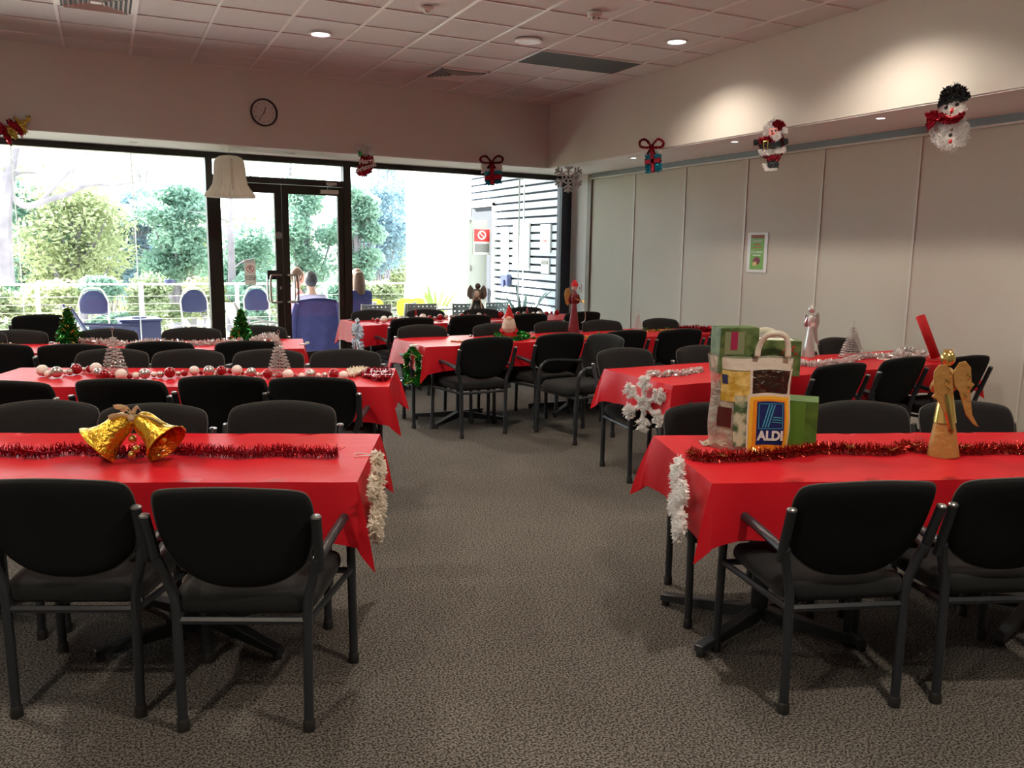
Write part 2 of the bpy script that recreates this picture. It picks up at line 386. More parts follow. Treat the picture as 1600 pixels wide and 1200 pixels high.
b = MB(); b.prism([(-.014, .02), (-.008, .02), (-.006, .06), (-.004, .074), (-.018, .074), (-.016, .06)], -.0035, -.0024); b.box(.008, .013, -.0035, -.0024, .015, .075)
b.prism([(.004, .055), (.017, .055), (.017, .078), (.004, .078)], -.0035, -.0024); b.build('bottle_and_fork_symbol', M['ink'], sg)
text('writing', 'NO FOOD TO\nBE CONSUMED\nIN THIS AREA', M['ink'], .0215, sg, TR(0, -.0035, -.068) @ FACE, bold=.0006)
b = MB()
for z, ww in ((.143, .05), (.130, .056), (-.142, .01)): b.box(-ww, ww, -.0035, -.0024, z-.002, z+.002)
b.build('small_print', M['ink'], sg)
kp = thing('door_lock_box', 'square black access box beside the pull handle of the left door', 'lock box', W(1.885, -.02, 1.205), BA)
MB().box(-.058, .058, -.012, .014, -.058, .058).build('housing', M['black'], kp, bevel=.006)
MB().box(-.025, .02, -.0145, -.012, -.008, .010).build('reader', M['grey'], kp)

# ------------------------------------------------------------------ ceiling fittings
LDL = ['round lit downlight in ceiling tile above the window side', 'round lit downlight in ceiling tile close to the right bulkhead']
for i, (x, y) in enumerate(DOWN[:10]):
    lab = LDL[i] if i < 2 else 'round lit downlight in the ceiling, unseen outside the view'
    d = thing('ceiling_downlight', lab, 'downlight', (x, y, CZ), 0, 'ceiling downlights')
    MB().lathe([(.105, .004), (.105, -.006), (.085, -.008), (.080, 0), (.080, .012)], 28).build('trim_ring', M['tbar'], d, True)
    e = MB(); e.lathe([(.0001, -.001), (.081, -.001)], 28)
    e.build('lens', mat('lit lens %d' % i, (1, 1, 1), emit=((1, .97, .93), 5)) if i == 0 else bpy.data.materials['lit lens 0'], d)
sp = thing('ceiling_speaker', 'round white speaker grille in the ceiling, unlit, beside the dark return grille', 'speaker', (3.67, 7.25, CZ))
MB().lathe([(.13, .004), (.13, -.008), (.115, -.014), (.105, -.012), (.0001, -.012)], 32).build('grille', M['white'], sp, True)
MB().lathe([(.106, -.0121), (.108, -.015), (.112, -.0121)], 32).build('rim', M['tbar'], sp)
sn = thing('ceiling_sensor', 'tiny white motion sensor dome on the ceiling near the top edge', 'sensor', (2.46, 6.69, CZ))
MB().lathe([(.05, .002), (.05, -.015), (.04, -.022), (.0001, -.022)], 20).build('base', M['white'], sn, True)
MB().lathe([(.03, -.022), (.026, -.036), (.014, -.045), (.0001, -.047)], 16).build('lens_dome', M['white'], sn, True)
sk = thing('smoke_detector', 'white smoke detector hanging below a ceiling tile near the top edge', 'smoke detector', (3.72, 6.16, CZ))
MB().lathe([(.06, .002), (.06, -.025), (.05, -.035), (.0001, -.035)], 24).build('base', M['white'], sk, True)
MB().lathe([(.042, -.035), (.038, -.05), (.03, -.06), (.012, -.066), (.0001, -.066)], 20).build('chamber', M['white'], sk, True)
b = MB()
for a in range(5): b.box(.034, .041, -.008, .008, -.052, -.042, RZ(a*2*PI/5+4))
b.build('slot', M['ink'], sk)
def diffuser(x, y, label):
    d = thing('air_diffuser', label, 'air vent', (x, y, CZ), 0, 'four way ceiling diffusers')
    b = MB()
    for s in (0, 1, 2, 3):
        b.box(.262, .29, -.29, .29, -.006, .004, RZ(s*PI/2))
    b.build('frame', M['tbar'], d)
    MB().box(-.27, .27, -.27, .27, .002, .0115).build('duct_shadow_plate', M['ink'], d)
    b = MB()
    for s in range(4):
        for q in range(6):
            r = .05+.036*q
            b.add([RZ(s*PI/2) @ Vector(v) for v in ((r, -r, -.001), (r, r, -.001), (r+.012, r+.012, -.020), (r+.012, -r-.012, -.020))], [(0, 1, 2, 3)])
    b.build('vane', M['tbar'], d, thick=.0015)
    MB().box(-.04, .04, -.04, .04, -.012, .002).build('hub', M['tbar'], d)
    return d
diffuser(.05, 7.81, 'white louvred air diffuser in the ceiling at the top left')
diffuser(3.65, 9.01, 'louvred air diffuser in the ceiling above the present-shaped decoration by the window')
v = thing('return_air_grille', 'long dark grey return air grille in the ceiling', 'air vent', (4.55, 7.81, CZ))
MB().box(-.59, .59, -.285, .285, -.002, .0115).build('core', mat('dark mesh grille', (.045, .047, .045), .8, noise=(90, (.075, .075, .07), .4, .6)), v)
b = MB(); b.box(-.6, .6, -.3, -.285, -.004, .01); b.box(-.6, .6, .285, .3, -.004, .01); b.box(-.6, -.588, -.285, .285, -.004, .01); b.box(.588, .6, -.285, .285, -.004, .01); b.build('frame', M['tbar'], v)
for (x, y, lab) in ((.35, 10.0+.25, 'tiny recessed light in the window soffit nearest the left edge'), (2.09, 10.13+.25, 'tiny recessed light in the window soffit above the double doors'),
                  (5.75, 8.53, 'tiny recessed light in the right soffit above the present decoration'), (5.75, 6.74, 'tiny recessed light in the right soffit left of the red suited figure'), (5.75, 4.98, 'tiny recessed light in the right soffit between the suited figure and snowman')):
    d = thing('soffit_light', lab, 'downlight', (x, y, 2.668), 0, 'small soffit lights')
    MB().lathe([(.045, .002), (.045, -.005), (.034, -.006), (.034, .0)], 20).build('trim_ring', M['white'], d)
    MB().lathe([(.0001, -.002), (.0345, -.002)], 20).build('lens', bpy.data.materials['lit lens 0'] if x > 5 else M['white'], d)
# clock
ck = thing('wall_clock', 'round black-rimmed wall clock on the bulkhead above the doors', 'clock', B(1.70, 0, 3.05), BA)
MB().lathe([(.15, 0), (.152, -.03), (.145, -.036), (.136, -.036), (.134, -.012)], 36, (0, 0, 0), RX(-PI/2)).build('rim', M['black'], ck, True)
MB().lathe([(.0001, -.012), (.137, -.012)], 36, (0, 0, 0), RX(-PI/2)).build('dial', mat('dial', (.72, .70, .66), .5), ck)
for h_ in range(12):
    a = PI/2-h_*PI/6
    text('numeral', str(h_ if h_ else 12), M['ink'], .028, ck, TR(.105*math.cos(a), -.0135, .105*math.sin(a)) @ FACE)
def hand(name, ang, L, wd, y):
    MB().box(-wd, wd, y-.002, y, -.02, L, RY(ang)).build(name, M['ink'], ck)
hand('hour_hand', math.radians(18), .065, .004, -.015); hand('minute_hand', math.radians(216), .105, .003, -.018); hand('second_hand', math.radians(305), .07, .001, -.021)
# poster on the folding wall
po = thing('wall_poster', 'green and white food poster taped to the folding wall', 'poster', (6.445, 7.085, 1.57), -PI/2)
MB().box(-.155, .155, -.004, .004, -.215, .215).build('sheet', M['white'], po)
MB().box(-.105, .105, -.006, -.004, -.185, .175).build('green_print', mat('leaf green print', (.22, .50, .10), .6), po)
MB().box(-.105, .105, -.007, -.005, .155, .19).build('header_band', mat('brown print', (.25, .12, .05), .6), po)
text('writing', 'PLANTERS', M['signred'], .034, po, TR(0, -.008, .172) @ FACE)
text('script_writing', 'Specials', M['white'], .05, po, TR(0, -.008, .128) @ FACE)
b = MB()
for z, ww in ((.085, .05), (.055, .07)): b.box(-ww, ww, -.0075, -.006, z-.004, z+.004)
b.build('small_print', M['signred'], po)
text('price', '$15', M['white'], .04, po, TR(-.06, -.008, .005) @ FACE)
b = MB()
for z, a_, c_ in ((.005, -.015, .085), (-.03, -.06, .06)): b.box(a_, c_, -.0075, -.006, z-.006, z+.006)
b.build('pale_print', M['mint'], po)
b = MB(); b.ball((0, -.007, -.09), .055, 14, (1, .06, .75)); b.build('food_picture', mat('plum picture', (.22, .02, .05), .6), po)
b = MB(); b.ball((-.02, -.010, -.125), .033, 14, (1, .08, .8)); b.build('bun_picture', mat('bun picture', (.70, .55, .22), .6), po)

# ------------------------------------------------------------------ tables and tablecloths
TZ = .745
def make_table(name, label, loc, rz, L, D, bases):
    t = thing(name, label, 'table', (loc[0], loc[1], 0), rz, 'long dining tables')
    MB().box(-L/2, L/2, -D/2, D/2, TZ-.032, TZ-.006).build('tabletop', M['top'], t)
    for bx in bases:
        c = MB().tube([(bx, 0, .05), (bx, 0, TZ-.04)], .036, 16).build('column', M['frame'], t, True)
        MB().box(bx-.20, bx+.20, -.20, .20, TZ-.044, TZ-.032).build('mounting_plate', M['frame'], c)
        for q in range(4):
            a = PI/4+.16+q*PI/2 if q % 2 else PI/4-.16+q*PI/2
            d = Vector((math.cos(a), math.sin(a), 0)); p = Vector((-d.y, d.x, 0))
            f = MB(); o = Vector((bx, 0, 0)); ln = .43
            vs = []
            for (r, wd, z0, z1) in ((.02, .026, .035, .095), (ln, .020, .020, .050)):
                for sx in (-1, 1):
                    for z in (z0, z1): vs.append(o+d*r+p*wd*sx+Vector((0, 0, z)))
            f.add(vs, [(0, 2, 3, 1), (4, 5, 7, 6), (0, 4, 6, 2), (1, 3, 7, 5), (0, 1, 5, 4), (2, 6, 7, 3)])
            f.build('foot', M['frame'], t, bevel=.004)
            g = MB(); g.lathe([(.018, 0), (.018, .02), (.0001, .021)], 12, o+d*(ln-.02)); g.build('glide', M['rubber'], t)
    return t
def make_cloth(label, loc, rz, L, D, drop=.21, tip=.30, out=.095, seams=(), seed=1, group='red tablecloths', right_tip=None):
    rnd = random.Random(seed); HL, HD = L/2+.008, D/2+.008; v = []; f = []
    nx, ny = max(8, int(L/.06)), 14
    def zt(x, y):
        z = TZ+.0012*math.sin(x*3.1+seed)*math.sin(y*9+seed*2)+.0008*math.sin(x*17+y*5)
        for s_ in seams:
            z += .0045*math.exp(-((x-s_-.05*math.sin(y*4+seed))/.010)**2)
        z += .002*math.exp(-((y-.12-.02*math.sin(x*2+seed))/.012)**2)
        return z
    for i in range(nx+1):
        for j in range(ny+1):
            x = -HL+2*HL*i/nx; y = -HD+2*HD*j/ny; v.append((x, y, zt(x, y)))
    for i in range(nx):
        for j in range(ny):
            a = i*(ny+1)+j; f.append((a, a+ny+1, a+ny+2, a+1))
    # skirt: a loop of (rim point, hem point)
    loop = []
    cor = [(-HL, -HD), (HL, -HD), (HL, HD), (-HL, HD)]; nrm = [(0, -1), (1, 0), (0, 1), (-1, 0)]
    for s_ in range(4):
        a, b = Vector((*cor[s_], 0)), Vector((*cor[(s_+1) % 4], 0)); n = Vector((*nrm[s_], 0)); n2 = Vector((*nrm[(s_+1) % 4], 0))
        L_ = (b-a).length; d = (b-a)/L_; k = max(8, int(L_/.05)); ph = rnd.uniform(0, 6)
        for i in range(k+1):
            t = i/k; e = min(t, 1-t)*L_; e2 = math.exp(-e/.10)
            wv = .012*math.sin(t*L_*9+ph)+.008*math.sin(t*L_*23+ph*2)
            o = .018+.02*e2+wv*(1-e2*.7); dr = drop*(1+.10*e2)+rnd.uniform(-.003, .003)
            rim = a+d*L_*t; rim.z = zt(rim.x, rim.y)
            hem = rim+n*o-d*(0 if .5 < t else 0); hem.z = TZ-dr
            loop.append((rim, hem, None))
        dg = (n+n2).normalized(); tp, ot = tip*rnd.uniform(.92, 1.06), out*rnd.uniform(.8, 1.2)
        P = Vector((*cor[(s_+1) % 4], 0)); P.z = zt(P.x, P.y)
        sk = rnd.uniform(-.012, .012)
        T = P+dg*ot+(n-n2)*sk-Vector((0, 0, tp)); h0 = loop[-1][1].copy()
        h1 = P+n2*.045; h1.z = TZ-drop*1.1
        for q in range(1, 7):
            t = q/7; loop.append((P.copy(), h0.lerp(T, t)+(n+n2)*.0-dg*.012*math.sin(PI*t), dg))
        loop.append((P.copy(), T, dg))
        for q in range(1, 7):
            t = q/7; loop.append((P.copy(), T.lerp(h1, t)-dg*.012*math.sin(PI*t), dg))
    rows = 6; base = len(v); n = len(loop)
    for rim, hem, c in loop:
        for r in range(rows+1):
            t = r/rows; p = rim.lerp(hem, t)
            if r and r < rows:
                hv = Vector((hem.x-rim.x, hem.y-rim.y, 0)); p += hv*(.30*math.sin(PI*t)*(.5 if c is None else .25))
            if r == 0: p.z -= 0
            v.append(tuple(p))
    for i in range(n):
        j = (i+1) % n
        for r in range(rows):
            a, b = base+i*(rows+1)+r, base+j*(rows+1)+r; f.append((a, b, b+1, a+1))
    mb = MB(); mb.v = v; mb.f = f; o = mb.build('tablecloth', M['cloth'], None, True)
    import bmesh
    bm = bmesh.new(); bm.from_mesh(o.data); bmesh.ops.remove_doubles(bm, verts=bm.verts, dist=.0006); bm.to_mesh(o.data); bm.free()
    for p in o.data.polygons: p.use_smooth = True
    o.data.set_sharp_from_angle(angle=math.radians(35))
    o.location = (loc[0], loc[1], 0); o.rotation_euler = (0, 0, rz)
    return tag(o, label, 'tablecloth', group)
TAB = {}
def set_table(key, corner, side, ang, L, D, desc, bases, **kw):
    "corner: world xy of the far corner on the visible end; side -1 = the table runs to the left of it"
    a = math.radians(ang); u = Vector((math.cos(a), math.sin(a))); n = Vector((-math.sin(a), math.cos(a)))
    c = Vector(corner)+u*(side*L/2)-n*(D/2)
    TAB[key] = (c, a, L, D)
    make_table('dining_table', 'grey-based dining table under %s' % desc[0], c, a, L, D, bases)
    make_cloth(desc[1], c, a, L, D, **kw)
E1 = .74
set_table('T1', (1.05, 3.50), -1, -23, 2.42, .76, ('the red cloth with the pair of golden bells', 'red tablecloth carrying the pair of big golden bells, nearest on the left'), (-.75, .55), seams=(.02,), seed=3)
set_table('T2', (1.75, 5.43), -1, -21, 2.46, .76, ('the red cloth with the bauble string and stocking', 'red tablecloth under the bauble string and red stocking, second row on the left'), (-.62, .62), seams=(0,), seed=5)
set_table('T3', (1.55, 7.50), -1, -11, 2.60, .74, ('the red cloth with the silver tinsel and green trees', 'red tablecloth under silver tinsel and two little green trees, in front of the double doors'), (-.65, .65), seams=(-.1,), seed=8)
set_table('T4', (2.38, 9.33), 1, 1.0, 2.95, .75, ('the red cloth nearest the window with baubles', 'red tablecloth nearest the window, with bauble string and dark winged figure'), (-.8, .8), seams=(.1,), seed=11)
set_table('T5', (2.36, 7.28), 1, 2.2, 3.40, .74, ('the red cloth with the gnome and green tinsel', 'red tablecloth with bearded gnome and green tinsel tree on its end'), (-1.22, 0, 1.22), seams=(-.55, .6), seed=13)
set_table('T6', (3.12, 4.88), 1, 1.6, 2.98, .75, ('the red cloth with the silver angel', 'red tablecloth with silver angel and leaning red tube beside the folding wall'), (-.78, .78), seams=(.1,), seed=17)
set_table('T7', (2.19, 2.99), 1, -20, 2.42, .76, ('the red cloth with the grocery bag', 'red tablecloth carrying grocery bag and golden angel, nearest on the right'), (-.84, .42), seams=(.0,), seed=19)

# ------------------------------------------------------------------ the meeting chairs
def rounded(pts, k=5):
    "closed Catmull-Rom outline"
    n = len(pts); out = []
    for i in range(n):
        a, b, c, d = [Vector((*pts[(i+q) % n], 0)) for q in (-1, 0, 1, 2)]
        for j in range(k):
            t = j/k; p = .5*((2*b)+(c-a)*t+(2*a-5*b+4*c-d)*t*t+(3*b-a-3*c+d)*t**3); out.append((p.x, p.y))
    return out
def pad(outline, cx, cz, front, back, rings=(1, .985, .94, .8, .5, .05), dep=(0, .45, .8, .98, 1.0, 1.0)):
    "cushion from an outline in (x,z); returns MB with local y thickness -back..front"
    mb = MB(); n = len(outline); vs = []
    seq = [(rings[i], front*dep[i]) for i in range(len(rings)-1, -1, -1)]+[(rings[i], -back*dep[i]) for i in range(1, len(rings))]
    for r, y in seq:
        for x, z in outline: vs.append(Vector((cx+(x-cx)*r, y, cz+(z-cz)*r)))
    fs = []
    for i in range(len(seq)-1):
        for j in range(n): fs.append((i*n+j, i*n+(j+1) % n, (i+1)*n+(j+1) % n, (i+1)*n+j))
    fs += [tuple(range(n-1, -1, -1)), tuple((len(seq)-1)*n+j for j in range(n))]
    mb.add(vs, fs); return mb
BACK = [(-0.244, 0.735), (-0.240, 0.800), (-0.212, 0.834), (-0.112, 0.850), (0.000, 0.856), (0.112, 0.850), (0.212, 0.834), (0.240, 0.800), (0.244, 0.735), (0.236, 0.655), (0.206, 0.575), (0.140, 0.518), (0.065, 0.494), (0.000, 0.490), (-0.065, 0.494), (-0.140, 0.518), (-0.206, 0.575), (-0.236, 0.655)]
def lean(v, off=0):
    return Vector((v.x, v.y-.215-(v.z-.5)*.36+.045*(v.x/.25)**2+off, v.z))
def make_chair():
    t = thing('dining_chair', 'x', 'chair')
    ol = rounded(BACK, 3)
    b = pad(ol, 0, .68, .030, .004); b.v = [tuple(lean(Vector(v))) for v in b.v]; bk = b.build('backrest', M['fabric'], t, 'all')
    b = pad([(x*.99, .68+(z-.68)*.99) for x, z in ol], 0, .68, -.003, .016); b.v = [tuple(lean(Vector(v))) for v in b.v]; b.build('back_shell', M['shell'], t, 'all')
    pp = [lean(Vector((x*1.004, .004, .68+(z-.68)*1.006))) for x, z in ol]; pp.append(pp[0])
    MB().tube(pp, .0028, 5, False).build('rim_light_edge', M['rim_light_edge'], bk, True)  # lighter grey tube round the cushion, standing in for rim light on its edge
    so = rounded([(-.215, -.20), (-.10, -.215), (.10, -.215), (.215, -.20), (.240, -.05), (.245, .15), (.225, .225), (.12, .245), (-.12, .245), (-.225, .225), (-.245, .15), (-.240, -.05)], 3)
    b = pad(so, 0, 0, .044, .042); b.v = [(x, z, .432+y-(.020*max(0, (z-.12)/.12)**2)) for x, y, z in b.v]; b.build('seat', M['fabric'], t, 'all')
    for s in (-1, 1):
        lg = MB().tube(smooth_path([(s*.205, -.22, .03), (s*.208, -.217, .30), (s*.211, -.215, .44), (s*.232, -.222, .53), (s*.250, -.240, .60)], 4), .0165, 9).build('leg', M['frame'], t, True)
        MB().lathe([(.0001, 0), (.0205, 0), (.0200, .035), (.0165, .04)], 10, (s*.205, -.22, 0)).build('rubber_foot', M['rubber'], lg, True)
        lf = MB().tube(smooth_path([(s*.275, .235, .03), (s*.274, .225, .35), (s*.274, .215, .52), (s*.274, .195, .585), (s*.274, .145, .618)], 4), .0165, 9).build('leg', M['frame'], t, True)
        MB().lathe([(.0001, 0), (.0205, 0), (.0200, .035), (.0165, .04)], 10, (s*.275, .235, 0)).build('rubber_foot', M['rubber'], lf, True)
        MB().tube(smooth_path([(s*.274, .145, .618), (s*.274, .05, .622), (s*.264, -.10, .612), (s*.254, -.235, .597)], 4), .0165, 9).build('armrest', M['frame'], t, True)
        po = MB().tube([(s*.254, -.222, .555), (s*.256, -.250, .64), (s*.260, -.290, .750)], .0165, 9).build('back_post', M['frame'], t, True)
        MB().lathe([(.0168, 0), (.0172, .006), (.012, .011), (.0001, .012)], 9, (s*.260, -.290, .748)).build('post_cap', M['chrome'], po, True)
    f = MB()
    f.tube([(-.21, -.214, .378), (.21, -.214, .378)], .013, 6); f.tube([(-.27, .215, .378), (.27, .215, .378)], .013, 6)
    for s in (-1, 1): f.tube([(s*.21, -.214, .378), (s*.272, .215, .378)], .012, 6)
    f.build('seat_frame', M['frame'], t, True)
    return t
proto = make_chair(); used = [False]
def place(label, x, y, rz, group):
    if not used[0]: o = proto; used[0] = True
    else: o = dup(proto)
    o.location = (x, y, 0); o.rotation_euler = (0, 0, rz); o['label'] = label; o['group'] = group; return o
ORD = ['first', 'second', 'third', 'fourth', 'fifth']
def chairs(key, near, pix, desc, extra=None, rots=None):
    c, a, L, D = TAB[key]
    for i, (x, y) in enumerate(pix):
        p = on(x, y, .856); rz = a+(0 if near else PI)+math.radians((rots or {}).get(i, R.uniform(-2.5, 2.5)))
        h = Vector((-math.sin(rz), math.cos(rz)))
        q = Vector((p.x, p.y))+h*.36
        who = 'black chair back to viewer' if near else 'black chair facing viewer'
        lab = (extra or {}).get(i) or '%s, %s from the left at %s' % (who, ORD[i], desc)
        place(lab, q.x, q.y, rz, 'chairs at the red tables')
chairs('T1', True, [(58, 752), (346, 766)], 'the golden bell table', {0: 'large nearest black chair cut by the left picture edge, back to the viewer', 1: 'large nearest black chair at the right end of the golden bell table, back to viewer'})
chairs('T1', False, [(82, 624), (250, 629), (447, 625)], 'the golden bell table')
chairs('T2', True, [(-6, 596), (178, 593), (341, 588), (483, 590)], 'the bauble and stocking table')
chairs('T2', False, [(182, 544), (300, 545), (424, 545), (542, 545)], 'the bauble and stocking table')
chairs('T3', True, [(-15, 538), (110, 538), (246, 534), (387, 533)], 'the silver tinsel table')
chairs('T3', False, [(-38, 516), (28, 515), (170, 513), (300, 511), (405, 508)], 'the silver tinsel table')
chairs('T4', True, [(649, 496), (740, 492), (831, 490), (916, 487)], 'the table nearest the window')
chairs('T4', False, [(578, 484), (661, 483), (748, 482), (817, 479)], 'the table nearest the window')
chairs('T5', True, [(769, 527), (884, 521), (986, 516), (1071, 514), (1151, 510)], 'the gnome table', rots={3: -6})
chairs('T5', False, [(655, 507), (768, 505), (861, 501), (934, 499.5), (1025, 497)], 'the gnome table')
chairs('T6', True, [(1187, 580), (1329, 568), (1428, 558), (1526, 556)], 'the silver angel table', rots={3: -4})
chairs('T6', False, [(967, 543), (1085, 539), (1192, 533), (1297, 527)], 'the silver angel table')
chairs('T7', True, [(1379, 755), (1634, 749)], 'the grocery bag table', {0: 'large nearest black chair below the grocery bag table, back to the viewer', 1: 'large nearest black chair cut by the right picture edge, back to the viewer'})
chairs('T7', False, [(1105, 628), (1333, 625), (1494, 625)], 'the grocery bag table')
p = on(56, 491, .856); place('black chair standing alone by the left window, back to the viewer', p.x, p.y+.3, .1, 'chairs at the red tables')
place('black armchair turned sideways in the aisle between the gnome and silver angel tables', 3.55, 5.97, math.radians(97), 'chairs at the red tables')

# ------------------------------------------------------------------ outside: deck, railing, neighbouring wing
DZ = -.15
d0 = W(-9, .10); d1 = W(6.45, .10)
struct(MB().plan([(-9, d0.y), (d1.x, d1.y), (7.2, 15.4), (7.2, 19.4), (5.6, 19.4), (5.4, 15.4), (-9, 15.6)], DZ-.2, DZ).build('terrace', M['deck']))
struct(MB().plan([(-40, 15.4), (40, 15.4), (60, 90), (-60, 90)], -3.6, -3.4).build('hillside', M['ground']))
rl = thing('deck_railing', 'white railing with thin wires along the outer edge of the terrace', 'railing')
RA, RB = Vector((-8.5, 15.35, 0)), Vector((6.5, 14.70, 0)); rd = (RB-RA); rL = rd.length; ru = rd/rL
ra = math.atan2(ru.y, ru.x); MR = Matrix.Translation(RA) @ RZ(ra)
MB().box(0, rL, -.035, .035, .90, .93, MR).build('top_rail', M['sunwall'], rl)
nP = 10
for i in range(nP+1):
    x = rL*i/nP; MB().box(x-.03, x+.03, -.02, .02, DZ, .90, MR).build('post', M['sunwall'], rl)
for q in range(7):
    z = DZ+.12+q*.125; MB().tube([RA+Vector((0, 0, z)), RB+Vector((0, 0, z))], .004, 5).build('wire', M['steel'], rl)
# sunlit white wing with slatted side wall
struct(MB().box(6.58, 7.2, 15.46, 19.4, DZ, 7).build('wall_wing', M['sunwall']))
ov = [W(-9, .1), W(7.6, .1), W(7.6, 4.05), W(-9, 4.05)]
struct(MB().plan([(p.x, p.y) for p in ov], 3.40, 3.62).build('roof_overhang', M['sunwall']))
dp = thing('downpipe', 'pale grey vertical downpipe against the bright white side wall', 'downpipe', (6.38, 16.3, 0))
MB().tube([(0, 0, DZ), (0, 0, 6.5)], .05, 12).build('pipe', M['pot'], dp, True)
for z in (.6, 2.1, 3.6): MB().tube([(0, 0, z), (0, 0, z+.03)], .06, 12).build('bracket', M['pot'], dp)
sl = thing('slatted_wall', None, None); struct(sl)
MB().box(6.60, 6.72, 11.45, 15.45, DZ, 4.6).build('backing', M['gap'], sl)
z = DZ+.02; q = 0
while z < 4.5:
    MB().box(6.55, 6.60, 11.45, 14.22 if z < 2.3 else 15.44, z, z+.095).build('board', M['slat'], sl); z += .133
    q += 1
for y in (13.0,): MB().box(6.535, 6.551, y-.012, y+.012, DZ, 4.5).build('cover_strip', M['sunwall'], sl)
MB().box(6.53, 6.60, 14.22, 14.30, DZ, 2.42).build('door_post', M['sunwall'], sl); MB().box(6.53, 6.60, 14.22, 15.3, 2.36, 2.46).build('door_head', M['sunwall'], sl)
hw = thing('high_window', None, None); struct(hw)
MB().box(6.52, 6.552, 12.1, 14.1, 2.98, 3.8).build('window_frame', M['grey'], hw); MB().box(6.505, 6.525, 12.15, 14.05, 3.03, 3.75).build('pane', mat('sky blue pane', (.35, .60, .75), .1), hw)
dr = thing('grey_door', 'grey open door leaf with red no-entry sign beside the slatted wall', 'door', (6.27, 14.50, DZ))
MB().box(-.14, .24, -.02, .02, 0, 2.25).build('leaf', mat('door grey', (.40, .42, .40), .5), dr)
MB().box(-.146, -.13, -.03, .03, 0, 2.26).build('edge_strip', M['steel'], dr)
for z in (.5, 1.3, 2.2): MB().tube([(-.08, -.03, z), (-.08, -.03, z+.1)], .014, 8).build('hinge', M['steel'], dr)
ns = thing('no_entry_sign', 'red and white sign with crossed circle on the grey door leaf', 'sign', (6.40, 14.47, 1.72))
MB().box(-.17, .17, -.006, .0, -.26, .22).build('board', M['white'], ns); MB().box(-.16, .16, -.009, -.006, -.02, .21).build('red_panel', M['signred'], ns)
MB().lathe([(.06, 0), (.085, 0), (.085, .002), (.06, .002), (.06, 0)], 24, (0, -.011, .10), RX(PI/2)).build('ring', M['white'], ns)
MB().box(-.07, .07, -.0125, -.010, -.010, .010, TR(0, 0, .10) @ RY(math.radians(45))).build('slash', M['white'], ns)
MB().box(-.15, .15, -.009, -.006, -.22, -.06).build('dark_panel', M['grey'], ns)
def plaque(name, label, cat, y, z, w_, h_, m_):
    t = thing(name, label, cat, (6.545, y, z), -PI/2); MB().box(-w_/2, w_/2, -.03, 0, -h_/2, h_/2).build('board', m_, t); return t
t = plaque('notice_board', 'large blank white notice board on the slatted wall', 'notice board', 13.05, 1.62, .62, .78, M['sunwall'])
MB().box(-.33, .33, -.035, -.028, -.41, -.39).build('ledge', M['white'], t)
t = plaque('notice_sheet', 'white notice sheet left of the large board on the slatted wall', 'notice', 13.72, 1.56, .28, .8, M['sunwall'])
t = plaque('garden_poster', 'pale poster with green and pink prints on the slatted wall', 'poster', 12.16, 1.75, .34, .46, M['white'])
MB().box(-.05, .09, -.033, -.030, .08, .18).build('green_picture', M['mint'], t); MB().box(-.05, .07, -.033, -.030, -.06, -.02).build('pink_lettering', M['pink'], t); MB().box(-.06, .08, -.033, -.030, -.19, -.12).build('green_footer', M['mint'], t)
t = plaque('sign_box', 'white box with dark label strip on the slatted wall', 'sign box', 12.15, 1.30, .27, .25, M['white'])
MB().box(-.11, .11, -.034, -.030, .03, .09).build('dark_label', M['grey'], t)
text('writing', 'PLEASE CLEAN\nUP AFTER', M['white'], .026, t, TR(0, -.0355, .06) @ FACE)
t = thing('sanitiser_box', 'dark blue box fixed to the slatted wall beside the door', 'dispenser', (6.545, 13.6, 1.02), -PI/2)
MB().box(-.14, .14, -.09, 0, -.10, .10).build('housing', M['navyplastic'], t, bevel=.01); MB().box(-.05, .05, -.12, -.09, -.13, .0).build('spout', M['navyplastic'], t)

def leafy(name, label, x, y, z0, n, L, spread, m_, cat='plant', pot=True, wd=.035, group=None):
    t = thing(name, label, cat, (x, y, z0), 0, group); b = MB()
    for i in range(n):
        a = 2*PI*i/n+R.uniform(-.3, .3); s = spread*R.uniform(.4, 1.1); h = L*R.uniform(.7, 1.05); pts = []
        b0 = .3 if pot else .0
        side = Vector((-math.sin(a), math.cos(a), 0)); vs = []; fs = []
        for q in range(7):
            u = q/6; c = Vector((math.cos(a)*s*u**1.3, math.sin(a)*s*u**1.3, b0+h*(u-.35*(s/L)*u**3))); ww = wd*(1-u)**.6*(.6+.8*u)
            vs += [c-side*ww, c+side*ww]
        for q in range(6): fs.append((2*q, 2*q+1, 2*q+3, 2*q+2))
        b.add(vs, fs)
    b.build('leaf_rosette', m_, t, thick=.004)
    if pot: MB().lathe([(.0001, 0), (.15, 0), (.2, .30), (.21, .32), (.18, .32), (.16, .27), (.0001, .27)], 20).build('pot', M['pot'], t, True)
    return t
leafy('spiky_plant', 'tall yellow-green spiky plant in front of the bright white wing', 5.15, 13.6, DZ, 26, .95, .6, mat('lime spiky leaf', (.35, .50, .16), .5, trans=(.4, (.5, .65, .25))))
leafy('spiky_plant', 'dark blue-green agave plant by the corner post of the window', 6.05, 12.0, DZ, 11, 1.0, .55, mat('dark agave leaf', (.06, .13, .13), .5), wd=.05)
leafy('spiky_plant', 'small dark spiky plant low against the slatted wall', 5.75, 12.9, DZ, 9, .7, .45, mat('agave leaf', (.10, .20, .17), .5), wd=.05)

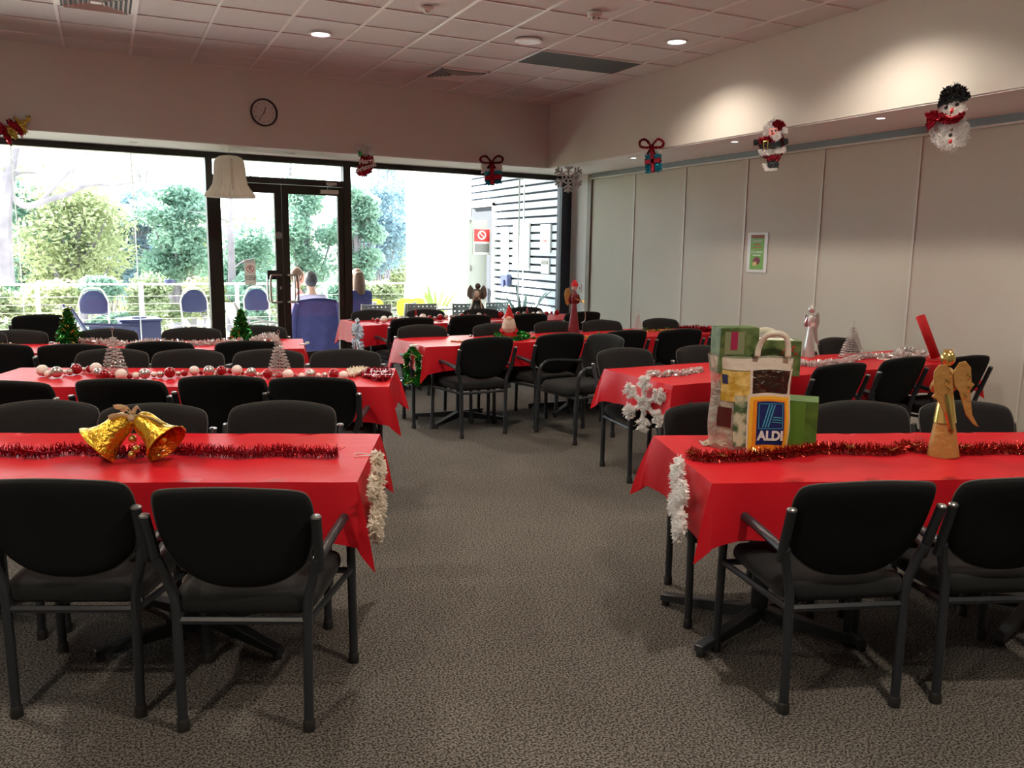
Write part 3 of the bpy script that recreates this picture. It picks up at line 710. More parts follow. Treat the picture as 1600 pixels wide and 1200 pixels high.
# outdoor furniture
def slot_chair():
    t = thing('terrace_chair', 'x', 'chair')
    b = MB(); W_, z0, z1 = .24, .46, .86
    rows_, cols = 5, 7; xs = [-W_+2*W_*i/cols for i in range(cols+1)]; zs = [z0+(z1-z0)*j/rows_ for j in range(rows_+1)]
    for i in range(cols):
        for j in range(rows_):
            hx, hz = .010, .007; x0, x1, a0, a1 = xs[i], xs[i+1], zs[j], zs[j+1]; cx, cz = (x0+x1)/2, (a0+a1)/2
            def Q(x, z): return Vector((x, -.22-.12*(z-.46)-.03*(1-(x/W_)**2), z))
            b.add([Q(x0, a0), Q(x1, a0), Q(x1, a1), Q(x0, a1), Q(cx-hx, cz-hz), Q(cx+hx, cz-hz), Q(cx+hx, cz+hz), Q(cx-hx, cz+hz)], [(0, 1, 5, 4), (1, 2, 6, 5), (2, 3, 7, 6), (3, 0, 4, 7)])
    b.build('backrest', M['greyplastic'], t, thick=.008)
    MB().box(-.23, .23, -.22, .22, .43, .45).build('seat', M['greyplastic'], t, bevel=.008)
    for sx in (-1, 1):
        MB().tube([(sx*.235, -.24, 0), (sx*.235, -.22, .45), (sx*.245, -.275, .87)], .012, 7).build('leg', M['steel'], t, True)
        MB().tube([(sx*.235, .22, 0), (sx*.225, .20, .44)], .012, 7).build('leg', M['steel'], t, True)
    return t
sc0 = slot_chair()
spots = [(3.63, 12.45, .1, 'grey perforated terrace chair right of the dark frame, leftmost of its row'), (4.05, 12.55, .9, 'grey perforated terrace chair turned edge-on, second of its row'),
         (4.42, 12.5, -.05, 'grey perforated terrace chair behind the little red candle on the window table'), (5.15, 12.35, -.15, 'grey perforated terrace chair beneath the spiky plant'),
         (5.62, 12.5, .3, 'grey perforated terrace chair hidden behind the dark winged figure')]
for i, (x, y, rz, lab) in enumerate(spots):
    o = sc0 if i == 0 else dup(sc0); o.location = (x, y, DZ); o.rotation_euler.z = rz; o['label'] = lab; o['group'] = 'perforated terrace chairs'
for (x, y, lab) in ((4.15, 14.1, 'lime yellow chair near the railing behind the leftmost terrace chair'), (4.98, 14.2, 'lime yellow chair near the railing left of the spiky plant')):
    t = thing('yellow_chair', lab, 'chair', (x, y, DZ), PI, 'yellow terrace chairs')
    b = pad(rounded([(-.25, .48), (-.25, .78), (0, .80), (.25, .78), (.25, .48), (0, .46)], 4), 0, .63, .02, .02); b.v = [(v[0], v[1]-.22, v[2]) for v in b.v]; b.build('backrest', M['yellow'], t, 'all')
    MB().box(-.23, .23, -.2, .22, .42, .46).build('seat', M['yellow'], t, bevel=.01)
    for sx in (-1, 1):
        for sy in (-1, 1): MB().tube([(sx*.22, sy*.2, 0), (sx*.2, sy*.18, .43)], .014, 7).build('leg', M['yellow'], t, True)
def outdoor_table(x, y, w_, d_, lab, rz=0):
    t = thing('terrace_table', lab, 'table', (x, y, DZ), rz, 'terrace tables')
    MB().box(-w_/2, w_/2, -d_/2, d_/2, .71, .735).build('tabletop', M['greyplastic'], t, bevel=.005)
    for sx in (-1, 1):
        for sy in (-1, 1): MB().box(sx*(w_/2-.05)-.02, sx*(w_/2-.05)+.02, sy*(d_/2-.05)-.02, sy*(d_/2-.05)+.02, 0, .71).build('leg', M['steel'], t)
outdoor_table(3.55, 13.25, 1.3, .8, 'grey terrace table where the seated people gather')
outdoor_table(5.15, 13.05, 1.3, .6, 'grey terrace table behind the perforated chairs')
c = thing('paper_cup', 'white paper cup on the terrace table beside the dark-haired person', 'cup', (3.86, 13.0, DZ+.735))
MB().lathe([(.0001, 0), (.03, 0), (.042, .11), (.044, .112), (.040, .112), (.0001, .10)], 16).build('cup_body', M['white'], c, True); MB().lathe([(.0425, .085), (.0435, .075), (.0405, .05)], 16).build('sleeve', M['pot'], c, True)
def dome_chair(x, y, rz, lab):
    t = thing('folding_chair', lab, 'chair', (x, y, DZ), rz, 'navy-backed folding chairs by the railing')
    ol = rounded([(-.20, .74), (-.21, .90), (-.12, 1.03), (0, 1.06), (.12, 1.03), (.21, .90), (.20, .74), (0, .72)], 4)
    b = pad(ol, 0, .88, .015, .015); b.v = [(v[0], v[1]-.2, v[2]) for v in b.v]; b.build('backrest', M['navyplastic'], t, 'all')
    MB().box(-.20, .20, -.16, .22, .44, .475).build('seat', M['navyplastic'], t, bevel=.012)
    for s in (-1, 1):
        MB().tube([(s*.22, .26, 0), (s*.22, -.14, .62), (s*.225, -.205, .9)], .013, 7).build('leg', M['white'], t, True)
        MB().tube([(s*.22, -.26, 0), (s*.22, .12, .45)], .013, 7).build('leg', M['white'], t, True)
    t.scale = (.84, 1, 1)
    MB().tube(smooth_path([(-.225, -.205, .9), (-.14, -.205, 1.06), (0, -.205, 1.09), (.14, -.205, 1.06), (.225, -.205, .9)], 4), .013, 7).build('back_hoop', M['white'], t, True)
dome_chair(-.19, 13.0, PI, 'navy-backed folding chair by the railing, seen through the left window')
dome_chair(1.17, 13.0, PI+.1, 'navy-backed folding chair by the railing, just left of the door frame')
dome_chair(2.05, 13.1, PI-.1, 'navy-backed folding chair by the railing, seen behind the door handles')
# reclining slatted chair and dark box
t = thing('reclining_chair', 'slanted pale-backed terrace chair left of the dark blue box', 'chair', (.02, 12.1, DZ), -PI/2+.2)
MB().box(-.24, .24, -.02, .02, 0, .55, TR(0, -.25, .40) @ RX(math.radians(28))).build('backrest', mat('grey blue sling', (.28, .34, .40), .7), t)
MB().box(-.24, .24, -.25, .25, .38, .41).build('seat', M['navyplastic'], t)
for s in (-1, 1):
    MB().tube([(s*.26, -.25, 0), (s*.26, -.24, .42), (s*.26, -.52, .93)], .018, 7).build('leg', M['navyplastic'], t, True)
    MB().tube([(s*.26, .25, 0), (s*.26, .25, .62)], .018, 7).build('leg', M['navyplastic'], t, True)
    MB().tube([(s*.26, .27, .62), (s*.26, -.32, .66)], .022, 7).build('armrest', M['navyplastic'], t, True)
t = thing('storage_box', 'dark blue square box on the terrace behind the silver tinsel table', 'box', (.36, 12.75, DZ), .1)
MB().box(-.24, .26, -.25, .25, 0, .66).build('body', M['navyplastic'], t, bevel=.01); MB().box(-.27, .28, -.27, .27, .66, .69).build('lid', M['navyplastic'], t, bevel=.008)
MB().lathe([(.0001, 0), (.12, 0), (.11, .02), (.0001, .025)], 18, (0, 0, .69)).build('lid_disc', M['navyplastic'], t)
t = thing('mug', 'small dark mug on the railing above the second folding chair', 'mug', RA+ru*((.93-RA.x)/ru.x)+Vector((0, 0, .93)))
MB().lathe([(.0001, 0), (.07, 0), (.085, .03), (.08, .06), (.0001, .05)], 16).build('bowl', M['navyplastic'], t, True); MB().tube([(.08, 0, .045), (.11, 0, .04), (.11, 0, .02), (.08, 0, .015)], .008, 6).build('handle', M['navyplastic'], t)
def arm_chair(x, y, rz, lab, draped=False):
    t = thing('terrace_armchair', lab, 'chair', (x, y, DZ), rz)
    b = MB(); b.box(-.25, .25, -.012, .012, 0, .52, TR(0, -.24, .42) @ RX(math.radians(20))); b.build('backrest', mat('sling grey', (.45, .47, .48), .7), t)
    MB().box(-.25, .25, -.24, .24, .40, .42).build('seat', bpy.data.materials['sling grey'], t)
    for s in (-1, 1):
        MB().tube(smooth_path([(s*.27, -.30, 0), (s*.27, -.22, .42), (s*.27, -.32, .72), (s*.27, -.43, .94)], 4), .015, 7).build('leg', M['grey'], t, True)
        MB().tube(smooth_path([(s*.28, .28, 0), (s*.28, .24, .5), (s*.28, .16, .63), (s*.28, -.1, .66), (s*.27, -.28, .62)], 4), .015, 7).build('armrest', M['grey'], t, True)
    return t
arm_chair(1.93, 12.25, math.radians(-80), 'empty grey armchair seen side-on through the left door')
arm_chair(2.74, 12.40, math.radians(-4), 'grey terrace armchair under the draped navy jacket')
jk = MB(); n = 18; vs = []; fs = []
for i in range(n+1):
    for j in range(15):
        u = i/n*2-1; v_ = j/14; z = .985-.83*v_; wd = .315+.06*v_-.05*max(0, .12-v_)/.12; x = u*wd
        y = -.43+(.985-z)*.22+.035*math.cos(u*PI/2*1.0)*-1+.018*math.sin(u*9+v_*3)*v_
        z += -.03*u*u-.012*math.sin(u*13)*(1 if j == 14 else 0)
        vs.append((x, y-.02, z))
for i in range(n):
    for j in range(14): a = i*15+j; fs.append((a, a+1, a+16, a+15))
jk.add(vs, fs)
jo = jk.build('draped_jacket', M['navy'], None, 'all', thick=.02); jo.location = (2.74, 12.40, DZ); jo.rotation_euler.z = math.radians(-4)
tag(jo, 'navy jacket draped over the back of the seated man\'s chair', 'jacket')
sl_ = MB()
for s in (-1, 1): sl_.tube(smooth_path([(s*.30, -.46, .93), (s*.36, -.42, .75), (s*.355, -.36, .45), (s*.33, -.33, .22)], 4), [.05]*13, 8)
for i_, s in enumerate((-1, 1)):
    MB().tube(smooth_path([(s*.29, -.46, .92), (s*.335, -.43, .75), (s*.345, -.37, .48), (s*.33, -.33, .26)], 4), .048, 8).build('sleeve', M['navy'], jo, True)

# people ------------------------------------------------------------
def skin_obj(name, verts, edges, radii, m_, parent=None, root=0, sub=2):
    me = bpy.data.meshes.new(name); me.from_pydata(verts, edges, []); me.materials.append(m_)
    o = bpy.data.objects.new(name, me); S.collection.objects.link(o)
    if parent is not None: o.parent = parent
    md = o.modifiers.new('skin', 'SKIN'); md.use_smooth_shade = True
    sv = me.skin_vertices[0].data
    for i, r in enumerate(radii):
        sv[i].radius = (r, r) if not isinstance(r, tuple) else r; sv[i].use_root = (i == root)
    s = o.modifiers.new('sub', 'SUBSURF'); s.levels = sub; s.render_levels = sub
    dg = bpy.context.evaluated_depsgraph_get(); m2 = bpy.data.meshes.new_from_object(o.evaluated_get(dg))
    o.modifiers.clear(); o.data = m2; return o
def person(label, loc, rz, shirt, trous, hair, hs=1.0, long_hair=False, reach=.25, lean_=0.05, hair_name='hair', armz=.0):
    t = thing('person', label, 'person', loc, rz)
    L = lean_
    V = [(0, -.05, .50), (0, -.06+L*.3, .68), (0, -.08+L, .92), (0, -.07+L*1.3, 1.04), (0, -.05+L*1.5, 1.10), (0, -.03+L*1.5, 1.19)]
    E_ = [(0, 1), (1, 2), (2, 3), (3, 4), (4, 5)]; rr = [(.16, .12), (.145, .105), (.165, .11), (.10, .08), (.052, .055), (.07, .085)]
    V.append((0, -.03+L*1.5, 1.28)); E_.append((5, 6)); rr.append((.075, .09))
    arms = {}
    for s in (-1, 1):
        b = len(V); V += [(s*.17, -.08+L, .99), (s*.22, .00+L, .76), (s*.17, reach, .735+armz), (s*.155, reach+.07, .745+armz)]
        E_ += [(2, b), (b, b+1), (b+1, b+2), (b+2, b+3)]; rr += [.06, .046, .031, (.038, .02)]; arms[s] = b
        for q in range(5):
            a = (q-2)*.016; k = len(V)
            if q == 0:
                V += [(s*(.155-.03), reach+.065, .742+armz), (s*(.155-.055), reach+.09, .735+armz)]
                E_ += [(b+3, k), (k, k+1)]; rr += [.010, .008]
            else:
                V += [(s*(.155+a), reach+.115, .742+armz), (s*(.155+a*1.1), reach+.145+.006*(q % 3), .728+armz)]
                E_ += [(b+3, k), (k, k+1)]; rr += [.0095, .008]
    for s in (-1, 1):
        b = len(V); V += [(s*.10, -.02, .48), (s*.12, .42, .50), (s*.12, .44, .28), (s*.12, .42, .07), (s*.13, .53, .035)]
        E_ += [(0, b), (b, b+1), (b+1, b+2), (b+2, b+3), (b+3, b+4)]; rr += [.09, .062, .052, .036, .03]
    body = skin_obj('body', V, E_, rr, M['skin'], t)
    # shirt over torso and arms, trousers over the legs
    V2 = V[:4]; E2 = [(0, 1), (1, 2), (2, 3)]; r2 = [(.178, .138), (.168, .125), (.185, .128), (.085, .082)]
    for s in (-1, 1):
        b = len(V2); a = arms[s]; V2 += [V[a], V[a+1], tuple(Vector(V[a+1]).lerp(Vector(V[a+2]), .85))]; E2 += [(2, b), (b, b+1), (b+1, b+2)]; r2 += [.074, .058, .042]
    skin_obj('shirt', V2, E2, r2, shirt, t)
    V3 = [(0, -.05, .50)]; E3 = []; r3 = [(.182, .14)]
    for s in (-1, 1):
        b = len(V3); V3 += [(s*.10, -.02, .48), (s*.12, .42, .50), (s*.12, .44, .28), (s*.12, .42, .08)]; E3 += [(0, b), (b, b+1), (b+1, b+2), (b+2, b+3)]; r3 += [.105, .075, .065, .055]
    skin_obj('trousers', V3, E3, r3, trous, t)
    hy = -.03+L*1.5
    hd = MB(); hd.ball((0, hy-.020, 1.268), .112, 18, (.86, 1.0, 1.12))
    hd.v = [v for v in hd.v]
    h = hd.build(hair_name, hair, t, 'all')
    fc = MB(); fc.ball((0, hy+.035, 1.235), .088, 18, (.86, 1.0, 1.25)); fc.build('face', M['skin'], t, 'all')
    b = MB(); b.prism([(-.011, 1.215), (.011, 1.215), (.004, 1.26), (-.004, 1.26)], hy+.115, hy+.142); b.build('nose', M['skin'], t)
    for s in (-1, 1):
        b = MB(); b.ball((s*.032, hy+.113, 1.262), .011, 8); b.build('eye', M['ink'], t)
        b = MB(); b.ball((s*.088, hy+.0, 1.245), .026, 10, (.35, .7, 1.15)); b.build('ear', M['skin'], t, 'all')
    MB().box(-.022, .022, hy+.108, hy+.120, 1.178, 1.186).build('mouth', M['signred'], t)
    if long_hair:
        b = MB(); b.tube(smooth_path([(0, hy-.05, 1.33), (0, hy-.075, 1.20), (0, hy-.085, 1.05), (0, hy-.09, .96)], 4), [.07, .085, .09, .095, .098, .10, .10, .10, .095, .09, .08, .06, .03], 12, True, 1.0); b.build('long_hair', hair, t, 'all')
    for s in (-1, 1):
        b = MB(); b.ball((s*.125, .50, .045), .05, 12, (.8, 2.0, .85)); b.build('shoe', M['ink'], t, 'all')
    return t
person('person seated with back to the room, grey hair, pale shirt, navy jacket on chair', (2.72, 12.42, DZ-.03), math.radians(-6), mat('lilac shirt', (.45, .42, .60), .8), M['ink'], M['greyhair'], lean_=.0)
person('person in pink top with short brown hair, seated left of the grey-haired person', (2.66, 13.30, DZ), math.radians(-75), M['pink'], M['navy'], M['hairbrown'], lean_=.06, armz=.05)
person('person with long brown hair and dark top seated right of the dark window frame', (3.52, 12.72, DZ), math.radians(15), M['navy'], M['navy'], M['hairbrown'], long_hair=True, lean_=.05)
for (x, y, rz, lab) in ((2.66, 13.30, math.radians(-75), 'white stool under the person in the pink top'), (3.52, 12.72, math.radians(15), 'white stool under the person with long brown hair')):
    t = thing('stool', lab, 'stool', (x, y, DZ), rz, 'terrace stools')
    MB().box(-.18, .18, -.18, .16, .355, .38).build('seat', M['white'], t, bevel=.01)
    for sx in (-1, 1):
        for sy in (-1, 1): MB().tube([(sx*.17, sy*.15, 0), (sx*.14, sy*.13, .36)], .014, 7).build('leg', M['white'], t, True)

# trees ---------------------------------------------------------------
def leaves(mb, c, r, n, size, rnd):
    for _ in range(n):
        while True:
            p = Vector((rnd.uniform(-1, 1), rnd.uniform(-1, 1), rnd.uniform(-1, 1)))
            if p.length < 1 and rnd.random() > (p.length-.45)*1.3: break
        p = Vector(c)+Vector((p.x*r[0], p.y*r[1], p.z*r[2])); a = Vector((rnd.gauss(0, 1), rnd.gauss(0, 1), rnd.gauss(0, .7))).normalized()
        b = a.cross(Vector((rnd.gauss(0, 1), rnd.gauss(0, 1), rnd.gauss(0, 1)))).normalized(); s = size*rnd.uniform(.6, 1.3)
        mb.add([p-a*s, p-b*s*.42, p+a*s, p+b*s*.42], [(0, 1, 2, 3)])
def tree(label, px, Y, top, base, wpx, mi, seed, blobs=16, n=520, size=.062, trunk=.14, shape=1.0, lean_=0.0, name='gum_tree'):
    "px, top, base, wpx say where the crown stands in the view; Y is its distance"
    if name == 'gum_tree' and n > 300: top -= 30; wpx *= 1.2; blobs += 5
    rnd = random.Random(seed); ct = atY(px, top, Y); cb = atY(px, base, Y); hw = (atY(px+wpx/2, top, Y)-ct).length
    g0 = Vector((ct.x+lean_*3, Y, -3.45)); t = thing(name, label, 'tree', g0, 0, 'trees beyond the terrace')
    H0, H1 = cb.z+3.45, ct.z+3.45
    mb = MB(); tr = MB()
    stem = smooth_path([(0, 0, 0), (-lean_, .1, H0*.5), (-lean_*2+rnd.uniform(-.1, .1), 0, H0), (-lean_*3, 0, H1*.92)], 5)
    k = len(stem); tr.tube(stem, [trunk*(1-.75*i/k) for i in range(k)], 8)
    for q in range(blobs):
        u = rnd.random(); zz = H0+(H1-H0)*(.08+.86*u); rr = hw*(1-.55*abs(2*u-.9)**1.5)
        x = rnd.uniform(-1, 1)*rr*.75-lean_*3; y = rnd.uniform(-1, 1)*rr*.6
        s = hw*rnd.uniform(.38, .66)
        leaves(mb, (x, y, zz), (s*1.1, s, s*.72*shape), n, size, rnd)
        zb = max(H0*.6, zz-(H1-H0)*.3); i0 = min(k-1, int(zb/H1*k)); a = stem[i0]
        tr.tube(smooth_path([a, a.lerp(Vector((x, y, zz)), .5)+Vector((0, 0, -.12)), (x, y, zz)], 3), [trunk*.32, trunk*.28, trunk*.24, trunk*.2, trunk*.16, trunk*.12, trunk*.08], 5)
    mb.build('crown', LEAF[mi], t); tr.build('trunk', M['bark'], t, True); return t
tree('pale teal bushy gum tree at the far left edge behind the railing', 25, 21, 285, 470, 170, 0, 1)
tree('olive gum tree rising behind the left window, left of the middle pane joint', 110, 20, 315, 480, 150, 1, 2)
tree('yellowish leafy tree behind the recliner seen through the left window', 150, 24, 300, 460, 120, 3, 3)
tree('dark teal tree right of the middle pane joint in the left window', 215, 23, 330, 470, 110, 2, 4)
tree('tall teal tree with bare dark trunk in the right half of the left window', 262, 19, 285, 455, 105, 0, 5, trunk=.16)
tree('low yellow-green tree behind the second navy folding chair', 290, 26, 370, 490, 130, 1, 6)
tree('blue-grey tree showing through the left door pane', 385, 22, 385, 480, 100, 0, 7)
tree('teal tree filling the right door pane', 480, 20, 300, 470, 95, 0, 8)
tree('pale green tree low behind the seated people', 440, 27, 380, 480, 110, 3, 9)
tree('tall blue-grey gum tree just right of the dark door frame', 590, 23, 248, 430, 100, 2, 10, blobs=15)
tree('green tree against the dark door frame in the right window', 555, 19, 300, 470, 60, 0, 11)
tree('low olive tree below the blue-grey gum in the right window', 612, 27, 400, 490, 70, 1, 12)
tree('distant olive tree low behind the railing at far left', 60, 30, 400, 500, 200, 3, 13)
tree('distant pale tree low behind the railing in the middle of the left window', 200, 31, 400, 505, 200, 1, 14)
tree('distant pale tree low behind the railing seen through the doors', 420, 32, 410, 505, 200, 0, 15)
tree('tall sparse pale gum crown high behind the left window', 90, 27, 228, 400, 230, 3, 21, n=240, blobs=18)
tree('tall sparse gum crown high behind the middle pane joint', 215, 29, 232, 400, 190, 1, 22, n=220, blobs=16)
tree('tall sparse gum crown high behind the doors', 440, 30, 270, 420, 190, 3, 23, n=240, blobs=16)
tree('sparse blue-grey gum crown at the right end of the right window trees', 600, 28, 240, 420, 90, 2, 24, n=260, blobs=14)
tree('sparse gum crown beside the left edge of the window', 10, 29, 245, 420, 150, 0, 25, n=240, blobs=14)
# bare limbs crossing the sky
def limb(label, pts, Y, r, branch=None):
    P = [atY(x, y, Y) for x, y in pts]; o = P[0]; t = thing('tree_trunk', label, 'tree', o, 0)
    P = [p-o for p in P]; b = MB(); Q = smooth_path(P, 5); k = len(Q); b.tube(Q, [r*(1-.8*i/k) for i in range(k)], 8); b.build('trunk', M['bark'], t, True)
    b = MB()
    for q in range(3, k-1, 2):
        d = Vector((R.uniform(-.8, .8), R.uniform(-.3, .3), R.uniform(-.2, .6))); b = MB(); b.tube([Q[q], Q[q]+d*.5, Q[q]+d+Vector((0, 0, -.1))], [r*.25, r*.16, r*.05], 5); b.build('twig', M['bark'], t, True)
    if branch:
        BP = [atY(x, y, Y)-o for x, y in branch]; b = MB(); Q2 = smooth_path(BP, 5); b.tube(Q2, [r*.33*(1-.75*i/len(Q2)) for i in range(len(Q2))], 7); b.tube([Q2[8], Q2[8]+Vector((.8, 0, .9)), Q2[8]+Vector((2.0, .2, 1.1))], [r*.2, r*.14, r*.05], 5); b.build('branch', M['bark'], t, True)
    mb = MB(); rr = random.Random(len(pts)); leaves(mb, Q[-1], (.9, .5, .5), 90, .09, rr); leaves(mb, Q[k//2]+Vector((.3, 0, .3)), (.7, .4, .35), 60, .09, rr); mb.build('leaf_sprays', LEAF[3], t)
for i, (x, w_, mi, lab) in enumerate(((-10, 110, 3, 'low olive bush just beyond the railing at the far left'), (75, 110, 1, 'low yellowish bush just beyond the railing left of the navy chair'), (160, 100, 0, 'low teal bush just beyond the railing behind the recliner'),
        (245, 100, 3, 'low olive bush just beyond the railing between the two navy chairs'), (318, 80, 1, 'low yellowish bush beyond the railing beside the door frame'), (390, 90, 0, 'low teal bush beyond the railing through the left door pane'),
        (465, 90, 3, 'low olive bush beyond the railing behind the seated people'), (535, 80, 0, 'low teal bush beyond the railing behind the dark window frame'), (595, 80, 3, 'low olive bush beyond the railing in the right window'))):
    tree(lab, x, 17.4, 432, 525, w_, mi, 40+i, blobs=9, n=520, size=.055, trunk=.05, name='bush')
limb('thick leaning pale trunk crossing the top left corner of the window', [(4, 445), (2, 360), (10, 290), (26, 215), (60, 150)], 17, .20, [(10, 300), (40, 322), (75, 312), (104, 304), (130, 291), (150, 288), (178, 289), (204, 285)])
limb('pair of slim pale trunks standing behind the left door pane', [(362, 520), (362, 420), (360, 330), (366, 240)], 18, .10)
limb('slim dark trunk standing behind the right door pane', [(448, 500), (446, 400), (450, 310), (455, 250)], 21, .10)

# ------------------------------------------------------------------ decorations
HN = Vector((fw.x, fw.y, 0)).normalized(); HRt = Vector((HN.y, -HN.x, 0)); HRZ = -YAW
def pl(x, y, P, N=HN):
    "point of the vertical plane through P with normal N seen at a pixel"
    d = ray(x, y); return CAM+d*((Vector(P)-CAM).dot(N)/d.dot(N))
def rel(pts, o): return [Vector(p)-Vector(o) for p in pts]
def fillrows(poly, F, step=2.2):
    "rows of a polygon given in view units, mapped to 3-D by F; returns 3-D segments"
    ys = [p[1] for p in poly]; y = min(ys)+step/2; out = []
    while y < max(ys):
        xs = []
        for (x0, y0), (x1, y1) in zip(poly, poly[1:]+poly[:1]):
            if (y0 <= y) != (y1 <= y): xs.append(x0+(x1-x0)*(y-y0)/(y1-y0))
        xs.sort()
        for a, b in zip(xs[::2], xs[1::2]): out.append((F(a, y), F(b, y)))
        y += step
    return out
def tuft(name, m_, parent, poly, F, o, r=.018, dens=900, step=2.4, wd=.003, back=None):
    mb = MB()
    for a, b in fillrows(poly, F, step):
        L_ = (b-a).length; mb.fuzz(rel([a, b], o), r, max(3, int(L_*dens)), wd)
    q = rel([F(x, y) for x, y in poly], o); c = sum(q, Vector())/len(q); n = (q[1]-q[0]).cross(q[2]-q[1]).normalized()*.006
    q = [c+(p-c)*.93 for p in q]; k = len(q)
    mb.add([p-n for p in q]+[p+n for p in q], [tuple(range(k)), tuple(range(2*k-1, k-1, -1))]+[(i, (i+1) % k, (i+1) % k+k, i+k) for i in range(k)])
    return mb.build(name, m_, parent)
def garland(name, label, pts, r, dens, m_, z=None, wd=.0028, group=None, extra=None):
    P = smooth_path([on(x, y, TZ+r*.55) for x, y in pts], 5); o = P[0].copy(); P = rel(P, o)
    L_ = sum((b-a).length for a, b in zip(P, P[1:]))
    t = thing(name, label, 'tinsel garland', o, 0, group)
    MB().tube(P, .004, 5).build('cord', m_, t)
    MB().fuzz(P, r, int(L_*dens), wd).build('tinsel', m_, t)
    if extra:
        em, n, sz = extra
        for i in range(n):
            p = P[int((i+.5)*len(P)/n)]+Vector((R.uniform(-.02, .02), R.uniform(-.02, .02), R.uniform(0, .02)))
            b = MB()
            for q in range(4):
                a = R.uniform(0, 6.28); d = Vector((math.cos(a), math.sin(a), R.uniform(-.2, .8)))*sz; e = Vector((-d.y, d.x, .3*sz)).normalized()*sz*.5
                b.add([p-d*.3-e, p+d-e*.4, p+d+e*.4, p-d*.3+e], [(0, 1, 2, 3)])
            b.build('foil_leaf', em, t, thick=.001)
    return t
def tube_r(mb, a, b, r, n=8): return mb.tube([a, b], r, n)

# --- table 1
garland('tinsel_garland', 'dark red tinsel garland lying beneath the golden bells', [(-20, 706), (30, 705), (60, 708), (110, 702), (160, 705), (210, 706), (260, 701), (290, 703), (330, 706), (380, 708), (430, 705), (480, 707), (528, 707)], .036, 2600, M['red_tinsel'], group=None, wd=.0016)
o = on(205, 716, TZ); bt = thing('golden_bells', 'pair of big golden bells tied with a cream bow on a red cloth', 'bell decoration', o, HRZ)
Pv = lambda x, y, dz=0: (lambda p: Vector(((p-o).dot(HRt), (p-o).dot(HN), p.z-o.z)))(pl(x, y, o-HN*dz))
def bell(name, apex, mouth, rm, L_):
    a, b = Vector(apex), Vector(mouth); d = (b-a).normalized(); q = Vector((0, 0, -1)).rotation_difference(d).to_matrix().to_4x4()
    pr = [(.0001, 0), (.018, -.001), (.034, -.008), (.044, -.022), (.050, -.05), (.054, -.09), (.062, -.125), (.078, -.155), (.092, -.172), (.094, -.178)]
    s = L_/.178; s2 = rm/.094
    wb = lambda an, i: .025*math.sin(an*9+i*2.1)+.02*math.sin(an*5-i)
    M4 = Matrix.Translation(a) @ q
    mb = MB(); mb.lathe([(r*s2, z*s) for r, z in pr], 36, (0, 0, 0), M4, wb); sh = mb.build(name, M['gold'], bt, 'all')
    mb = MB(); mb.lathe([(r*s2*.94, z*s*.985-.004) for r, z in pr[1:]], 30, (0, 0, 0), M4, wb); mb.build('bell_lining', M['gold_in'], sh, 'all')
    mb = MB(); mb.lathe([(rm*1.0, -L_*.985), (rm*1.03, -L_*1.0), (rm*1.0, -L_*1.015), (rm*.95, -L_)], 36, (0, 0, 0), M4, wb); mb.build('bell_rim', M['gold'], sh, 'all')
    c = a+d*L_*.86; MB().ball(c, .018, 12).build('clapper', M['gold'], sh, 'all'); return sh
bell('bell', Pv(203, 652), Pv(153, 696, .045), .088, (Pv(153, 696, .045)-Pv(203, 652)).length)
bell('bell', Pv(216, 651), Pv(260, 693, .05), .085, (Pv(260, 693, .05)-Pv(216, 651)).length)
for s, (x0, y0, x1, y1, x2, y2) in enumerate(((206, 650, 200, 637, 178, 636), (206, 652, 190, 648, 170, 653), (206, 650, 214, 636, 222, 645), (210, 652, 232, 652, 254, 663), (205, 648, 196, 640, 188, 642))):
    a, c, b = Pv(x0, y0, .02), Pv(x1, y1, .04), Pv(x2, y2, .05); q = smooth_path([a, c, b], 5); wv = Vector((0, -.5, .5)).normalized()
    vs = []; k = len(q)
    for i, p in enumerate(q): ww = .013+.004*math.sin(i); vs += [p-wv*ww, p+wv*ww]
    MB().add(vs, [(2*i, 2*i+2, 2*i+3, 2*i+1) for i in range(k-1)]).build('ribbon_tail', M['bow'], bt, 'all', thick=.001)
MB().ball(Pv(206, 653, .03), .016, 10).build('ribbon_knot', M['bow'], bt, 'all')
for x, y, r in ((207, 686, .016), (213, 702, .015), (206, 711, .015), (247, 712, .013), (254, 705, .012)):
    j = MB().ball(Pv(x, y, .03), r, 12).build('jingle_bell', M['gold_shine'], bt, 'all')
    MB().tube([Pv(x, y, .03)+Vector((0, 0, r)), Pv(x, y, .03)+Vector((0, 0, r+.03))], .0015, 5).build('thread', M['gold_shine'], j)
def flake(name, label, center, rz, rad, m_, r=.016, dens=1100, th=.0, plastic=False, branch=((.52, .34), (.78, .26)), hub=.0):
    t = thing(name, label, 'snowflake', center, rz)
    for a in range(6):
        an = PI/2+a*PI/3; d = Vector((math.cos(an), 0, math.sin(an))); mb = MB(); P = [d*rad*.10, d*rad]
        segs = [(d*rad*.08, d*rad)]
        for f_, l_ in branch:
            for s in (-1, 1):
                an2 = an+s*PI/3.4; e = Vector((math.cos(an2), 0, math.sin(an2))); segs.append((d*rad*f_, d*rad*f_+e*rad*l_))
        for p, q in segs:
            if plastic: mb.tube([p, q], [rad*.075, rad*.075], 8); mb.ball(q, rad*.085, 8)
            else: mb.tube([p, q], .004, 5); mb.fuzz([p, q], r, int((q-p).length*dens*1.7)+6, .003)
        mb.build('arm', m_, t, 'all' if plastic else False)
    if hub:
        mb = MB(); ring = [Vector((math.cos(i*PI/8), 0, math.sin(i*PI/8)))*rad*hub for i in range(17)]
        if plastic: mb.tube(ring, rad*.05, 7, False)
        else: mb.fuzz(ring, r, int(rad*dens*2.5), .003); mb.tube(ring, .004, 5, False)
        mb.build('hub_ring', m_, t)
    return t
